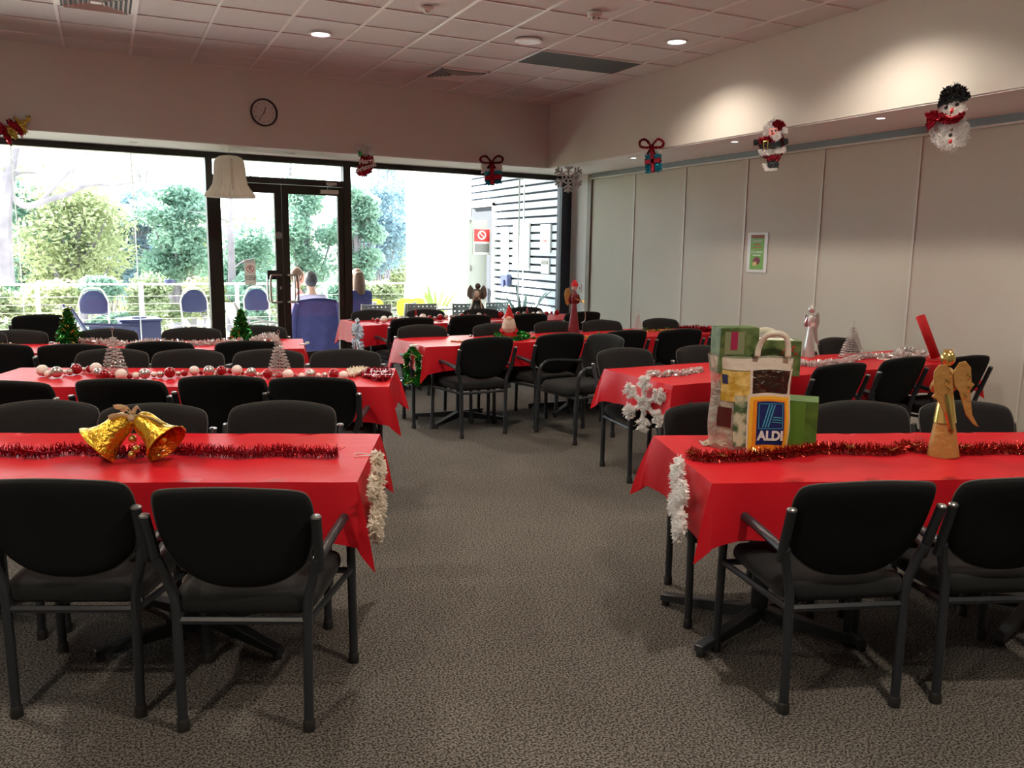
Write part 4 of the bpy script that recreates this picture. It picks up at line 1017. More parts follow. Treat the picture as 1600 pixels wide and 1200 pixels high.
def end_plane(key, side, off):
    c, a, L, D = TAB[key]; u = Vector((math.cos(a), math.sin(a), 0)); return Vector((c.x, c.y, 0))+u*side*(L/2+off), u, a
P, N, a = end_plane('T1', 1, .07)
flake('tinsel_snowflake', 'cream tinsel snowflake hanging at right end of the golden bell table', pl(590, 777, P, N), a+PI/2, .17, M['cream_tinsel'], r=.024)
o = on(585, 712, TZ); t = thing('hook_and_thread', 'white hook with looped thread holding the cream snowflake on the table edge', 'hook', o)
MB().tube(rel(smooth_path([on(553, 711, TZ+.003), on(558, 708, TZ+.003), on(572, 709, TZ+.004), on(582, 711, TZ+.005), on(570, 712, TZ+.003), on(553, 713, TZ+.003)], 4), o), .0016, 5).build('thread_loop', M['white'], t)
MB().box(-.012, .014, -.012, .012, .001, .02).build('hook', M['white'], t, bevel=.004)

# --- bauble strings
def bauble_string(label, items, group=None):
    pos = []
    for x, y, r, c in items: pos.append((on(x, y, TZ+r+.003), r, c))
    o = Vector((pos[0][0].x, pos[0][0].y, TZ)); t = thing('bauble_garland', label, 'bauble garland', o)
    MB().tube([p-o for p, r, c in pos], .002, 5).build('string', M['string'], t)
    mm = {'w': M['bauble_pearl'], 'r': M['bauble_red'], 's': M['bauble_silver']}; base = {}
    for p, r, c in pos:
        if c not in base:
            b = MB().ball((0, 0, 0), 1, 20).build('bauble', mm[c], t, 'all'); b['label'] = {'w': 'pearl white bauble', 'r': 'dark red bauble', 's': 'champagne silver bauble'}[c]; base[c] = b
        else: b = base[c].copy(); S.collection.objects.link(b); b.parent = t
        b.location = p-o; b.scale = (r, r, r)
L1 = [(265, 795, 34, 'w'), (272, 820, 12, 'r'), (300, 818, 22, 'w'), (354, 805, 34, 's'), (405, 805, 15, 'w'), (436, 805, 20, 's'), (477, 786, 32, 'r'), (524, 790, 15, 's'), (560, 788, 22, 'r'), (600, 782, 34, 'w'), (612, 808, 28, 's'), (650, 822, 30, 'r'), (676, 832, 12, 's'), (702, 830, 22, 'r'), (757, 820, 34, 'w'), (810, 832, 17, 'r'), (851, 828, 22, 'w'), (905, 815, 32, 's'), (962, 820, 17, 'w'), (1002, 820, 21, 's'), (1062, 808, 32, 'r'), (1114, 815, 16, 's'), (1153, 812, 20, 'r')]
L2 = [(15, 440, 32, 'w'), (65, 452, 16, 'r'), (118, 443, 36, 's'), (150, 464, 15, 'w'), (172, 455, 18, 'w'), (205, 440, 32, 'r'), (240, 447, 11, 's'), (265, 443, 20, 'r'), (313, 438, 35, 'w'), (350, 455, 14, 'r'), (375, 457, 15, 'w'), (412, 452, 32, 's'), (452, 467, 16, 'w'), (482, 469, 15, 's'), (524, 463, 32, 'r'), (567, 478, 12, 's'), (607, 480, 23, 'r'), (668, 468, 36, 'w'), (720, 480, 17, 'r'), (762, 478, 22, 'w'), (825, 465, 34, 's'), (880, 473, 16, 'w'), (922, 473, 20, 's'), (985, 463, 34, 'r'), (1052, 475, 32, 'w')]
pxm = lambda x, y: 1/( (on(x, y)-CAM).dot(fw)/FPX )
bauble_string('long string of red, pearl and silver baubles on the cloth with the stocking', [(x/4, 380+y/4, r/4/pxm(x/4, 380+y/4), c) for x, y, r, c in L1]+[(300+x/4.444, 480+y/4.444, r/4.444/pxm(300+x/4.444, 480+y/4.444), c) for x, y, r, c in L2])
it = []; pat = 'rrwsrswrswrsrwsr'; rad = (.022, .028, .046, .034, .022, .04, .03)
x = 583.0; i = 0
while x < 872:
    it.append((x, 499.5-(x-583)*.037+1.0*math.sin(i*1.3), rad[i % 7]*.9, pat[i % 16])); x += (rad[i % 7]+rad[(i+1) % 7])*118+1.2; i += 1
bauble_string('string of red and pearl baubles on the table nearest the window', it)
# --- wire trees
def wire_tree(label, px, py, H, rb, m_=None, n=11):
    m_ = m_ or M['wire']; o = on(px, py, TZ); t = thing('wire_tree', label, 'tabletop tree', o)
    MB().tube([(0, 0, 0), (0, 0, H)], .0022, 5).build('stem', m_, t)
    MB().lathe([(rb*.5, .0), (rb*.5, .004), (.0001, .006)], 16).build('base', m_, t)
    for k in range(n):
        z = H*(.06+.86*k/n); r = rb*(1-.86*k/n)
        ring = [Vector((math.cos(j*PI/6)*r, math.sin(j*PI/6)*r, z+.005*math.sin(j*2.5))) for j in range(13)]
        mb = MB(); mb.tube(ring, .0017, 4, False)
        for j in range(12): mb.tube([(0, 0, z+.012), ring[j]], .0012, 4, False)
        mb.fuzz(ring, .009, int(60+r*1400), .0016); mb.build('wire_tier', m_, t)
    hk = smooth_path([(0, 0, H), (.008, 0, H+.014), (0, 0, H+.028), (-.008, 0, H+.014), (0, 0, H)], 3); MB().tube(hk, .0016, 5, False).build('top_loop', m_, t)
    return t
wire_tree('silver wire tree standing behind the left part of the bauble string', 180, 590, .29, .082)
wire_tree('silver wire tree between baubles in front of the silver tinsel table', 437, 588, .27, .078)
wire_tree('small silver wire tree on the right part of the gnome table', 996, 518, .20, .05, M['silver_tinsel'], 9)
wire_tree('silver wire tree standing in silver tinsel right of the silver angel', 1330, 560, .28, .095, n=13)
def bush_tree(label, px, py, H, rb):
    o = on(px, py, TZ); t = thing('tabletop_tree', label, 'tabletop tree', o, 0, None)
    MB().tube([(0, 0, 0), (0, 0, H*.9)], .006, 6).build('stem', M['bark'], t)
    mb = MB(); gb = MB()
    for k in range(15):
        z = H*(.05+.9*k/15); r = rb*(1-.9*k/15)+.008
        ring = [Vector((math.cos(j*PI/5+k)*r*.6, math.sin(j*PI/5+k)*r*.6, z)) for j in range(11)]
        mb.fuzz(ring, r*.55+.012, 100, .005); gb.fuzz(ring, r*.6+.014, 16, .004)
    mb.build('foliage', M['green_tinsel'], t); gb.build('gold_flecks', M['gold_tinsel'], t); return t
bush_tree('small green tinsel tree left on the silver tinsel table', 109, 536, .31, .095)
bush_tree('small gold-flecked green tree on the silver tinsel table by the door', 378, 533, .29, .095)
garland('tinsel_garland', 'silver tinsel garland on the table in front of the doors', [(124, 533), (160, 534), (200, 538), (240, 534), (290, 537), (340, 535), (380, 533)], .035, 1000, M['silver_tinsel'], wd=.004)
garland('tinsel_garland', 'bunched silver tinsel at the right of the silver tinsel table', [(392, 533), (405, 531), (414, 527), (424, 526), (430, 531)], .045, 1500, M['silver_tinsel'], wd=.004)
garland('tinsel_garland', 'gold green tinsel end at far left of the silver tinsel table', [(-30, 540), (8, 539), (32, 541)], .018, 800, M['gold_tinsel'], wd=.004)
# red stocking lying on table 2
o = on(575, 588, TZ); t = thing('tinsel_stocking', 'red tinsel stocking with cream cuff lying on the bauble table', 'stocking decoration', o)
F2 = lambda x, y: on(x, y, TZ+.022)
tuft('cuff', M['cream_tinsel'], t, [(540, 578), (556, 574.5), (574, 575), (576, 578), (560, 583), (546, 587)], F2, o, .02, 700, 1.6)
tuft('boot', M['red_tinsel'], t, [(574, 577), (592, 576), (612, 577), (613, 585), (606, 591), (590, 592), (576, 588), (562, 584)], F2, o, .022, 700, 1.6)
for i, bd in enumerate(('Merry', 'Christmas')): text('writing', bd, M['white'], .045, t, Matrix.Translation(on(592, 580+i*5, TZ+.048)-o) @ RZ(-.35))
# card on table 3
c = thing('white_card', 'small white card with clip at right end of the silver tinsel table', 'card', on(474, 537.5, TZ+.004), .2); MB().box(-.03, .03, -.02, .02, -.003, .002).build('card', M['white'], c)
MB().box(.02, .05, -.01, .01, .0, .016).build('clip', M['white'], c)
c = thing('white_card', 'white card lying on the cloth with the silver angel', 'card', on(1383, 561, TZ+.004), .3); MB().box(-.055, .055, -.03, .03, -.003, .001).build('card', M['white'], c); MB().box(-.045, .045, -.004, .004, .001, .0018).build('printed_line', M['signred'], c)
# --- table 4/5 figures
def angel(name, label, px, py, H, rb, skirt, wing, m_head, m_top, wings_px=None, arms=True, base=None, group=None, wing_back=-1):
    o = on(px, py, TZ); t = thing(name, label, 'angel figure', o, HRZ)
    MB().lathe([(.0001, .001), (rb, 0), (rb*.99, .006), (rb*.42, H*.50), (rb*.30, H*.64), (.0001, H*.66)], 28).build('skirt', skirt, t, 'all')
    MB().lathe([(rb*.30, H*.56), (rb*.52, H*.62), (rb*.55, H*.72), (rb*.35, H*.79), (rb*.16, H*.81)], 20).build('bodice', m_top, t, 'all')
    MB().ball((0, 0, H*.89), H*.062, 16, (1, 1, 1.15)).build('head', m_head, t, 'all')
    MB().lathe([(H*.042, H*.958), (H*.046, H*.962), (H*.042, H*.966), (H*.038, H*.962), (H*.042, H*.958)], 16).build('halo', wing, t, 'all')
    for s in (-1, 1):
        MB().tube(smooth_path([(s*rb*.5, 0, H*.74), (s*rb*.75, wing_back*-.02, H*.62), (s*rb*.25, wing_back*-.05, H*.58)], 4), [.012*H/.45]*9, 8).build('arm', m_top, t, True)
    return t, o
def wingpoly(t, pts, y0, th, m_, name='wing'):
    mb = MB(); mb.prism(pts, y0, y0+th); return mb.build(name, m_, t, bevel=.002)
t, o = angel('paper_angel', 'golden paper angel with long wings standing on the nearest right table', 1473, 712, .46, .062, M['gold_matt'], M['gold_matt'], M['gold_shine'], M['gold_matt'])
t.rotation_euler = (0, -.045, HRZ)
MB().lathe([(.0445, .145), (.026, .27), (.025, .275)], 24).build('skirt_sheen', M['gold_shine'], t, 'all')
MB().tube([(-.02, -.03, .27), (.0, -.040, .16), (.006, -.048, .12)], [.02, .016, .012], 8).build('sash', M['gold_shine'], t, True)
def PW(pp, o, tilt=0):
    out = []
    for x, y in pp:
        p = pl(x, y, o)-o; v = RY(-tilt) @ Vector((p.dot(HRt), 0, p.z)); out.append((v.x, v.z))
    return out
def PX(pp, o, ref, sc):
    return [((x-ref[0])/sc, (ref[1]-y)/sc) for x, y in pp]
sc = 1/((o-CAM).dot(fw)/FPX)
wingpoly(t, PW([(1478, 578), (1470, 567), (1459, 568), (1451, 578), (1450, 598), (1452, 612), (1447, 617), (1456, 622), (1462, 634), (1470, 645), (1474, 655), (1478, 640), (1481, 610)], o, -.045), -.046, .006, M['gold_matt'])
wingpoly(t, PW([(1481, 578), (1490, 564), (1500, 562), (1508, 572), (1509, 594), (1514, 598), (1507, 606), (1508, 625), (1510, 645), (1520, 664), (1512, 660), (1500, 645), (1494, 625), (1490, 610), (1483, 600)], o, -.045), -.046, .006, M['gold_matt'])
for x, y in ((-.03, .3), (-.035, .33), (.055, .3), (.05, .35), (-.02, .36), (.04, .27)): MB().tube([(x+.005, -.048, y), (x+.022, -.048, y-.012), (x+.005, -.048, y-.024)], .002, 4).build('wing_feather_mark', M['gold_shine'], t)
t, o = angel('paper_angel', 'silver paper angel standing in tinsel on the table by the folding wall', 1263, 558, .43, .05, M['silver'], M['silver'], M['silver'], M['silver'])
sc = 1/((o-CAM).dot(fw)/FPX)
wingpoly(t, PX([(1268, 496), (1275, 487), (1278, 492), (1279, 505), (1276, 515), (1278, 530), (1281, 540), (1275, 536), (1270, 520), (1268, 508)], o, (1263, 558), sc), .03, .008, M['silver'])
wingpoly(t, PX([(1262, 496), (1256, 490), (1254, 498), (1256, 512), (1262, 508)], o, (1263, 558), sc), .03, .008, M['silver'])
MB().box(-.012, .012, -.06, -.04, .25, .28).build('song_book', M['bauble_pearl'], t)
wine = mat('wine red cloth', (.16, .012, .02), .5)
t, o = angel('paper_angel', 'slim wine red angel with one gold wing on the gnome table', 896, 521, .52, .062, wine, M['gold_matt'], M['bauble_pearl'], wine)
MB().lathe([(.04, .47), (.03, .50), (.012, .53), (.0001, .535)], 14).build('hat', M['red'], t, 'all')
wingpoly(t, [(-.03, .40), (-.055, .455), (-.09, .44), (-.10, .38), (-.085, .30), (-.06, .27), (-.04, .32)], .02, .01, M['gold_matt'])
MB().tube(smooth_path([(.05, -.03, .36), (.10, -.03, .25), (.11, -.02, .14), (.07, -.03, .11)], 4), .003, 5).build('hoop_wire', M['wire'], t)
b = MB(); b.tube([(.0, -.05, .35), (.055, -.055, .33)], .004, 5); b.build('staff', M['gold_shine'], t)
MB().lathe([(.022, 0), (.018, .02), (.006, .03), (.0001, .031)], 12, (.085, -.03, .31)).build('hand_bell', M['gold_shine'], t, 'all')
o = on(745, 493, TZ); t = thing('angel_figure', 'dark winged angel figure with grey wings and cream ribbon on the window table', 'angel figure', o, HRZ)
MB().lathe([(.0001, 0), (.13, 0), (.125, .02), (.085, .12), (.045, .19), (.0001, .20)], 24).build('skirt', M['black'], t, 'all')
taupe = mat('taupe feather', (.16, .14, .12), .7)
MB().lathe([(.045, .17), (.06, .23), (.062, .29), (.035, .33)], 18).build('bodice', taupe, t, 'all'); MB().ball((.01, 0, .365), .036, 16).build('head', mat('taupe hair', (.10, .08, .07), .7), t, 'all')
for s in (-1, 1): wingpoly(t, [(s*.03, .20), (s*.09, .20), (s*.125, .25), (s*.115, .33), (s*.085, .38), (s*.05, .34), (s*.03, .30)], .03, .012, taupe)
MB().ball((0, -.05, .27), .035, 12, (1, .6, 1.2)).build('doll', M['cream_tinsel'], t, 'all')
for s in (-1, 1): MB().tube(smooth_path([(s*.02, -.06, .23), (s*.05, -.075, .19), (s*.06, -.10, .12), (s*.10, -.10, .03)], 4), .006, 5).build('ribbon', M['bow'], t, True)
o = on(795, 527, TZ); t = thing('bearded_gnome', 'bearded gnome with red pointed hat in a green tinsel nest', 'gnome figure', o, HRZ)
MB().lathe([(.0001, 0), (.07, 0), (.075, .03), (.06, .07), (.05, .10)], 22).build('coat', M['red'], t, 'all')
b = MB(); b.lathe([(.055, .05), (.068, .09), (.06, .14), (.045, .18)], 20, (0, -.012, 0)); b.fuzz([(-.03, -.05, .08), (.03, -.05, .08), (-.03, -.05, .12), (.03, -.05, .12), (0, -.05, .15)], .035, 240, .004); b.build('beard', M['cream_tinsel'], t)
MB().ball((0, -.04, .175), .028, 14, (1.1, .8, 1)).build('face', M['skin'], t, 'all'); MB().ball((0, -.066, .172), .008, 8).build('nose', M['skin'], t)
MB().lathe([(.05, .185), (.042, .20), (.030, .235), (.014, .28), (.006, .29)], 18).build('hat', M['red'], t, 'all'); MB().ball((0, 0, .295), .012, 10).build('pompom', M['red'], t)
for s in (-1, 1): MB().tube([(s*.055, -.01, .10), (s*.075, -.03, .065), (s*.05, -.06, .05)], .014, 8).build('arm', M['red'], t, True)
garland('tinsel_garland', 'green tinsel nest curled around the bearded gnome', [(775, 522), (783, 528), (797, 530), (812, 529), (825, 526), (818, 522), (800, 520)], .032, 1300, M['green_tinsel'], wd=.004)
garland('tinsel_garland', 'thin gold green garland left of the gnome', [(704, 533), (722, 534), (740, 533), (758, 531), (772, 529)], .010, 1500, M['gold_tinsel'], wd=.003)
garland('tinsel_garland', 'thin gold green garland from the gnome to the right end', [(828, 528), (850, 528.5), (880, 526), (915, 527), (950, 522), (985, 520), (1010, 517), (1030, 516.5), (1050, 515)], .014, 1500, M['gold_tinsel'], wd=.003, extra=(M['green_tinsel'], 10, .025))
garland('tinsel_garland', 'bright red tinsel heap at the right end of the gnome table', [(1064, 513), (1080, 512), (1098, 513), (1112, 514), (1104, 516), (1085, 515)], .038, 1100, M['red_tinsel'], wd=.004)
for x, y, l in ((650, 499, 'small red candle on the window table above the second near chair'), (824, 495.5, 'small red candle on the right half of the window table')):
    o = on(x, y, TZ); t = thing('red_candle', l, 'candle', o, 0, 'little red candles'); MB().lathe([(.0001, 0), (.028, 0), (.026, .008), (.02, .03), (.022, .05), (.012, .075), (.010, .10), (.0001, .12)], 14).build('wax', M['bauble_red'], t, 'all'); MB().tube([(0, 0, .115), (0, 0, .128)], .0015, 4).build('wick', M['ink'], t)
# end ornaments
P, N, a = end_plane('T5', -1, .06)
o = pl(644, 570, P, N); t = thing('tinsel_tree_outline', 'green tinsel tree outline hanging on left end of the gnome table', 'tree decoration', o)
out = [(644, 542), (640, 552), (633, 558), (637, 562), (634, 578), (638, 584), (633, 597), (645, 594), (655, 599), (652, 584), (655, 574), (651, 562), (656, 558), (649, 551), (644, 542)]
q = rel([pl(x, y, P, N) for x, y in out], o); mb = MB(); mb.tube(q, .005, 5, False); mb.fuzz(q, .030, 2200, .0045); mb.build('tinsel', M['green_tinsel'], t)
mb = MB(); mb.fuzz(q, .032, 260, .005); mb.build('glitter_strips', M['gold_tinsel'], t)
MB().box(-.03, .03, -.02, .02, 0, .012).build('tape', M['white'], t).location = pl(646, 541, P, N)-o
P, N, a = end_plane('T4', -1, .07)
flake('plastic_snowflake', 'pale translucent snowflake hanging at left end of the window table', pl(559, 529, P, N), a+PI/2, .20, mat('pale blue plastic', (.62, .68, .78), .3, trans=(.4, (.7, .75, .85))), plastic=True, hub=.3)
P, N, a = end_plane('T6', -1, .07)
flake('tinsel_snowflake', 'white tinsel snowflake hanging at left end of the silver angel table', pl(1006, 631, P, N), a+PI/2+.25, .185, M['white_tinsel'], r=.021, hub=.2)
P, N, a = end_plane('T7', -1, .07)
flake('tinsel_snowflake', 'white tinsel snowflake hanging edge-on below the grocery bag table corner', pl(1059, 780, P, N), a+PI/2-.16, .165, M['white_tinsel'], r=.022, hub=.2)
# --- table 6
garland('tinsel_garland', 'silver tinsel bunch near the left end of the silver angel table', [(1012, 586), (1022, 583), (1034, 586), (1048, 583), (1062, 584), (1080, 580), (1098, 578)], .030, 1500, M['silver_tinsel'], wd=.0035)
garland('tinsel_garland', 'long silver tinsel garland around the silver angel and wire tree', [(1240, 564), (1258, 568), (1276, 569), (1298, 566), (1318, 566), (1335, 560), (1355, 556), (1372, 557), (1392, 556)], .034, 1500, M['silver_tinsel'], wd=.0035)
garland('tinsel_garland', 'rounded heap of silver tinsel beside the leaning red tube', [(1396, 556), (1408, 553), (1420, 551), (1434, 553), (1438, 557), (1420, 558), (1404, 557), (1412, 550), (1428, 550)], .050, 1200, M['silver_tinsel'], wd=.004)
a_, b_ = on(1462, 558, TZ+.03), None
top_ = pl(1438, 494, a_); t = thing('red_tube', 'red felt tube leaning upright at right end of silver angel table', 'tube', a_)
d = top_-a_; MB().tube([Vector((0, 0, 0)), d*.5, d], .032, 20, False).build('tube_wall', M['red'], t, True, thick=.004)
MB().lathe([(.0001, -.028), (.085, -.028), (.085, -.02), (.0001, -.018)], 24).build('stand_disc', M['red'], t, True)
# --- table 7
garland('tinsel_garland', 'rust red tinsel garland with gold leaves on the nearest right table', [(1078, 706), (1092, 712), (1120, 714), (1160, 713), (1200, 711), (1240, 706), (1290, 701), (1340, 702), (1390, 704), (1420, 697), (1450, 702), (1510, 704), (1560, 701), (1620, 703)], .036, 2600, M['rust_tinsel'], wd=.0018, extra=(M['gold_shine'], 9, .022))
o = on(1168, 699, TZ); BG = thing('grocery_bag', 'bulging clear plastic grocery bag with a blue and orange logo panel', 'shopping bag', o, HRZ)
sc = 1/((o-CAM).dot(fw)/FPX)
def bag_pt(u, v, side):
    "u across -1..1, v up 0..1"
    w_ = .165+.022*v+.008*math.sin(v*7); d_ = .085*(1-.25*v)
    x = u*w_; y = side*d_*(1-abs(u)**6*.8)*(1+.015*math.sin(u*7+v*5)); z = .40*v+.004*math.sin(u*5)
    return Vector((x, y+.01, z))
mb = MB(); nu, nv = 22, 14
ringn = 2*nu
for j in range(nv+1):
    for i in range(ringn):
        if i < nu: u = -1+2*i/nu; s = -1
        else: u = 1-2*(i-nu)/nu; s = 1
        mb.v.append(tuple(bag_pt(u, j/nv, s)))
for j in range(nv):
    for i in range(ringn): a0 = j*ringn+i; b0 = j*ringn+(i+1) % ringn; mb.f.append((a0, b0, b0+ringn, a0+ringn))
mb.f.append(tuple(range(ringn-1, -1, -1)))
plastic = mat('clear crinkled plastic', (.80, .78, .70), .12, bump=(30, 1.0, .02), alpha=(.38, (.95, .94, .9)))
mb.build('bag_film', plastic, BG, 'all')
def patch(name, px0, py0, px1, py1, m_, off=.004, nseg=8, parent=BG):
    u0, u1 = (px0-1168)/sc/.178, (px1-1168)/sc/.178; v0, v1 = (699-py1)/sc/.40, (699-py0)/sc/.40; mb = MB()
    for j in range(nseg+1):
        for i in range(nseg+1):
            p = bag_pt(max(-.97, min(.97, u0+(u1-u0)*i/nseg)), v0+(v1-v0)*j/nseg, -1); p.y -= off; mb.v.append(tuple(p))
    for j in range(nseg):
        for i in range(nseg): a0 = j*(nseg+1)+i; mb.f.append((a0, a0+1, a0+nseg+2, a0+nseg+1))
    return mb.build(name, m_, parent, 'all')
cream = mat('cream film', (.72, .68, .58), .3, bump=(30, .6, .01)); orange = mat('logo orange', (.80, .28, .02), .35, bump=(25, .4, .01)); yel = mat('logo yellow', (.88, .50, .04), .35); blue = mat('logo blue', (.010, .022, .14), .35); cyan = mat('logo cyan', (.06, .38, .55), .4)
patch('top_band', 1103, 556, 1232, 574, cream); patch('fruit_print', 1115, 575, 1160, 622, mat('yellow print', (.50, .32, .03), .3, noise=(25, (.75, .60, .2), .4, .6), bump=(30, .8, .01)))
patch('window_surround', 1159, 571, 1224, 612, cream, .0045); patch('dark_print', 1163, 574, 1220, 609, mat('dark choc print', (.03, .015, .01), .15, noise=(35, (.14, .08, .05), .55, .7), bump=(40, 1, .015)), .006)
patch('green_print', 1136, 612, 1157, 690, mat('leafy print', (.05, .12, .05), .3, noise=(25, (.55, .58, .42), .4, .6)), .004)
patch('meat_print', 1113, 632, 1133, 662, mat('dark wine print', (.08, .012, .012), .3)); patch('side_lettering', 1117, 582, 1125, 596, M['navyplastic'], .006)
patch('logo_border', 1156, 611, 1226, 702, cream, .006); patch('logo_yellow', 1159, 614, 1223, 699, yel, .0075); patch('logo_orange', 1165, 619, 1217, 694, orange, .009); bl = patch('logo_blue', 1171, 622, 1214, 688, blue, .0105)
b = MB()
def lg(x, y, off=.0135):
    u = (x-1168)/sc/.178; v = (699-y)/sc/.40; p = bag_pt(u, v, -1); p.y -= off; return p
def stroke(mb, x0, y0, x1, y1, w_=1.0):
    a, c = lg(x0, y0), lg(x1, y1); d = (c-a).normalized(); n = Vector((-d.z, 0, d.x))*w_/sc
    mb.add([a-n, c-n, c+n, a+n], [(0, 1, 2, 3)])
fr = MB()
for q in ((1174, 625, 1211, 624), (1174, 663, 1211, 662), (1174, 625, 1174, 663), (1211, 624, 1211, 662)): stroke(fr, *q, .5)
fr.build('logo_frame', cyan, BG)
ls = MB()
for k_ in range(3): stroke(ls, 1180+k_*4.2, 661.5, 1190+k_*4.2, 627, .95)
for k_ in range(3): stroke(ls, 1196-k_*1.0, 646+k_*3.7, 1209, 646+k_*3.7, .75)
ls.build('logo_strokes', cyan, BG)
p = lg(1192.5, 675, .016); text('logo_lettering', 'ALDI', M['white'], .052, BG, Matrix.Translation(p) @ FACE @ Matrix.Diagonal((.95, 1.05, 1, 1)), bold=.0022)
for yy_ in (-.075, .075):
    hp = smooth_path([(-.005, yy_, .40), (.0, yy_, .44), (.02, yy_-.01, .485), (.065, yy_-.015, .50), (.105, yy_-.01, .485), (.12, yy_, .44), (.122, yy_, .40)], 4); vs = []; k_ = len(hp)
    for i, p in enumerate(hp):
        tn = (hp[min(i+1, k_-1)]-hp[max(i-1, 0)]).normalized(); nn = Vector((tn.z, 0, -tn.x)); vs += [p-nn*.012, p+nn*.012]
    MB().add(vs, [(2*i, 2*i+2, 2*i+3, 2*i+1) for i in range(k_-1)]).build('handle', cream, BG, 'all', thick=.002)
def gbox(label, px, base, w_, d_, h_, rz, z, front=None, name='gift_box'):
    o2 = pl(px, base, o) if z is None else Vector((0, 0, 0))
    t = thing(name, label, 'box', px, rz)
    MB().box(-w_/2, w_/2, -d_/2, d_/2, 0, h_).build('carton', front, t, bevel=.002)
    return t
grn = mat('green carton', (.05, .13, .02), .4, noise=(14, (.10, .22, .035), .4, .65))
grn2 = mat('festive green carton', (.06, .11, .03), .4, noise=(26, (.14, .20, .07), .4, .6))
pb = o+HRt*(-.078)+HN*.012+Vector((0, 0, .325)); t = gbox('green carton with pink print poking out of grocery bag, left one', pb, 0, .17, .10, .19, HRZ+.16, 0, grn2)
MB().box(-.066, .02, -.0525, -.0505, .08, .175).build('pale_panel', mat('pale green print', (.22, .26, .14), .5), t); MB().box(-.04, -.01, -.054, -.052, .10, .175).build('pink_print', mat('pink print', (.35, .02, .08), .5), t); MB().box(-.08, .08, -.045, .045, .1901, .1915).build('lid', grn, t)
pb = o+HRt*(.105)+HN*.02+Vector((0, 0, .315)); t = gbox('green carton with red curls poking out of grocery bag, right one', pb, 0, .18, .095, .15, HRZ-.14, 0, grn2)
b = MB()
for i in range(7): b.tube(smooth_path([(.008+.009*i, -.0485, .09+.014*(i % 3)), (.014+.009*i, -.0495, .10+.014*(i % 3)), (.02+.009*i, -.0485, .09+.014*(i % 3))], 3), .0022, 4)
b.build('red_curl_print', M['signred'], t); MB().box(-.08, .06, -.04, .04, .1501, .1515).build('lid', M['mint'], t)
for (dx, dy, z_, sc_, m_, lab, nm, ct) in ((-.07, .0, .004, (.055, .05, .13), mat('bread brown', (.30, .16, .05), .7, noise=(30, (.45, .3, .12), .4, .6)), 'brown wrapped loaf standing inside the clear grocery bag', 'wrapped_loaf', 'loaf'), (.03, .0, .004, (.05, .045, .145), mat('lettuce green', (.10, .22, .06), .5, noise=(30, (.3, .4, .2), .4, .6)), 'leafy green vegetable packed inside the clear grocery bag', 'lettuce', 'vegetable'), (.115, .0, .004, (.035, .04, .14), mat('russet packet', (.25, .04, .02), .4), 'russet packet at the right inside the clear grocery bag', 'snack_packet', 'packet')):
    t = thing(nm, lab, ct, o+HRt*dx+HN*(dy+.012)+Vector((0, 0, z_))); MB().lathe([(.0001, 0)]+[(math.sin(PI*(i+.5)/10)**.6, 2*(i+.5)/10) for i in range(10)]+[(.0001, 2)], 18, (0, 0, 0), Matrix.Diagonal((*sc_, 1))).build('body', m_, t, 'all')
    MB().tube([(0, 0, sc_[2]*2-.002), (0, 0, sc_[2]*2+.012)], .012, 8).build('tied_top', m_, t)
pb = on(1250, 696, TZ)+HN*.02; t = gbox('large plain green carton standing on the cloth right of the grocery bag', pb, 0, .14, .16, .205, HRZ-.35, 0, grn)
MB().box(-.0705, -.0695, -.06, .06, .02, .19).build('dark_window', M['ink'], t); MB().box(-.05, .02, -.0815, -.0795, .01, .20).build('light_green_stripe', mat('bright green stripe', (.10, .24, .03), .4), t); MB().box(-.07, .07, -.0812, -.0795, .0, .012).build('orange_stripe', orange, t)
t = thing('snack_bag', 'crumpled printed snack packet lying against left side of the grocery bag', 'packet', on(1117, 694, TZ), HRZ)
mb = MB()
for j in range(9):
    for i in range(13):
        u, v_ = i/12*2-1, j/8*2-1; mb.v.append((u*.055+v_*.01, v_*.045, .004+.026*(1-u*u)*(1-v_*v_)+.004*math.sin(u*9+v_*7)*(1-abs(u))))
for j in range(8):
    for i in range(12): a0 = j*13+i; mb.f.append((a0, a0+1, a0+14, a0+13))
mb.build('packet', mat('printed snack film', (.35, .26, .16), .2, noise=(50, (.75, .70, .6), .45, .6), bump=(60, .7, .01)), t, 'all'); MB().box(-.062, -.052, -.04, .04, .003, .006).build('crimped_seal', M['silver'], t)

# --- decorations pinned along the bulkheads
def hung(name, label, cat, ref, F):
    o = F(*ref); return thing(name, label, cat, o), o
def FB(x, y, n=-.05): return pl(x, y, B(0, n), Nb)
def FR(x, y, X=5.47): return atX(x, y, X)
def pin(t, o, F, x, y0, y1):
    p = F(x, y0); q = p+(Nb*.06 if F is FB else Vector((.075, 0, 0)))
    MB().tube(rel([q, p, F(x, y1)], o), .0018, 4).build('thread', M['string'], t)
t, o = hung('tinsel_bow', 'red and gold foil bow cut by the left picture edge', 'bow decoration', (18, 205), FB)
for i, (pts, m_) in enumerate((([(2, 193), (14, 200), (20, 212), (17, 226), (8, 218), (0, 205)], 'red_tinsel'), ([(10, 188), (26, 190), (36, 200), (40, 208), (34, 214), (24, 205), (14, 198)], 'red_tinsel'),
        ([(20, 182), (30, 186), (34, 192), (44, 182), (50, 184), (42, 192), (38, 198), (44, 206), (38, 208), (30, 196)], 'gold_tinsel'), ([(10, 199), (18, 199), (26, 208), (30, 217), (20, 216), (12, 208)], 'gold_tinsel'), ([(-14, 190), (0, 192), (6, 204), (-2, 214), (-14, 208)], 'red_tinsel'))):
    tuft('foil_loop', M[m_], t, pts, lambda x, y, i=i: FB(x, y, -.05-.012*i), o, .025, 260, 2.4, .008)
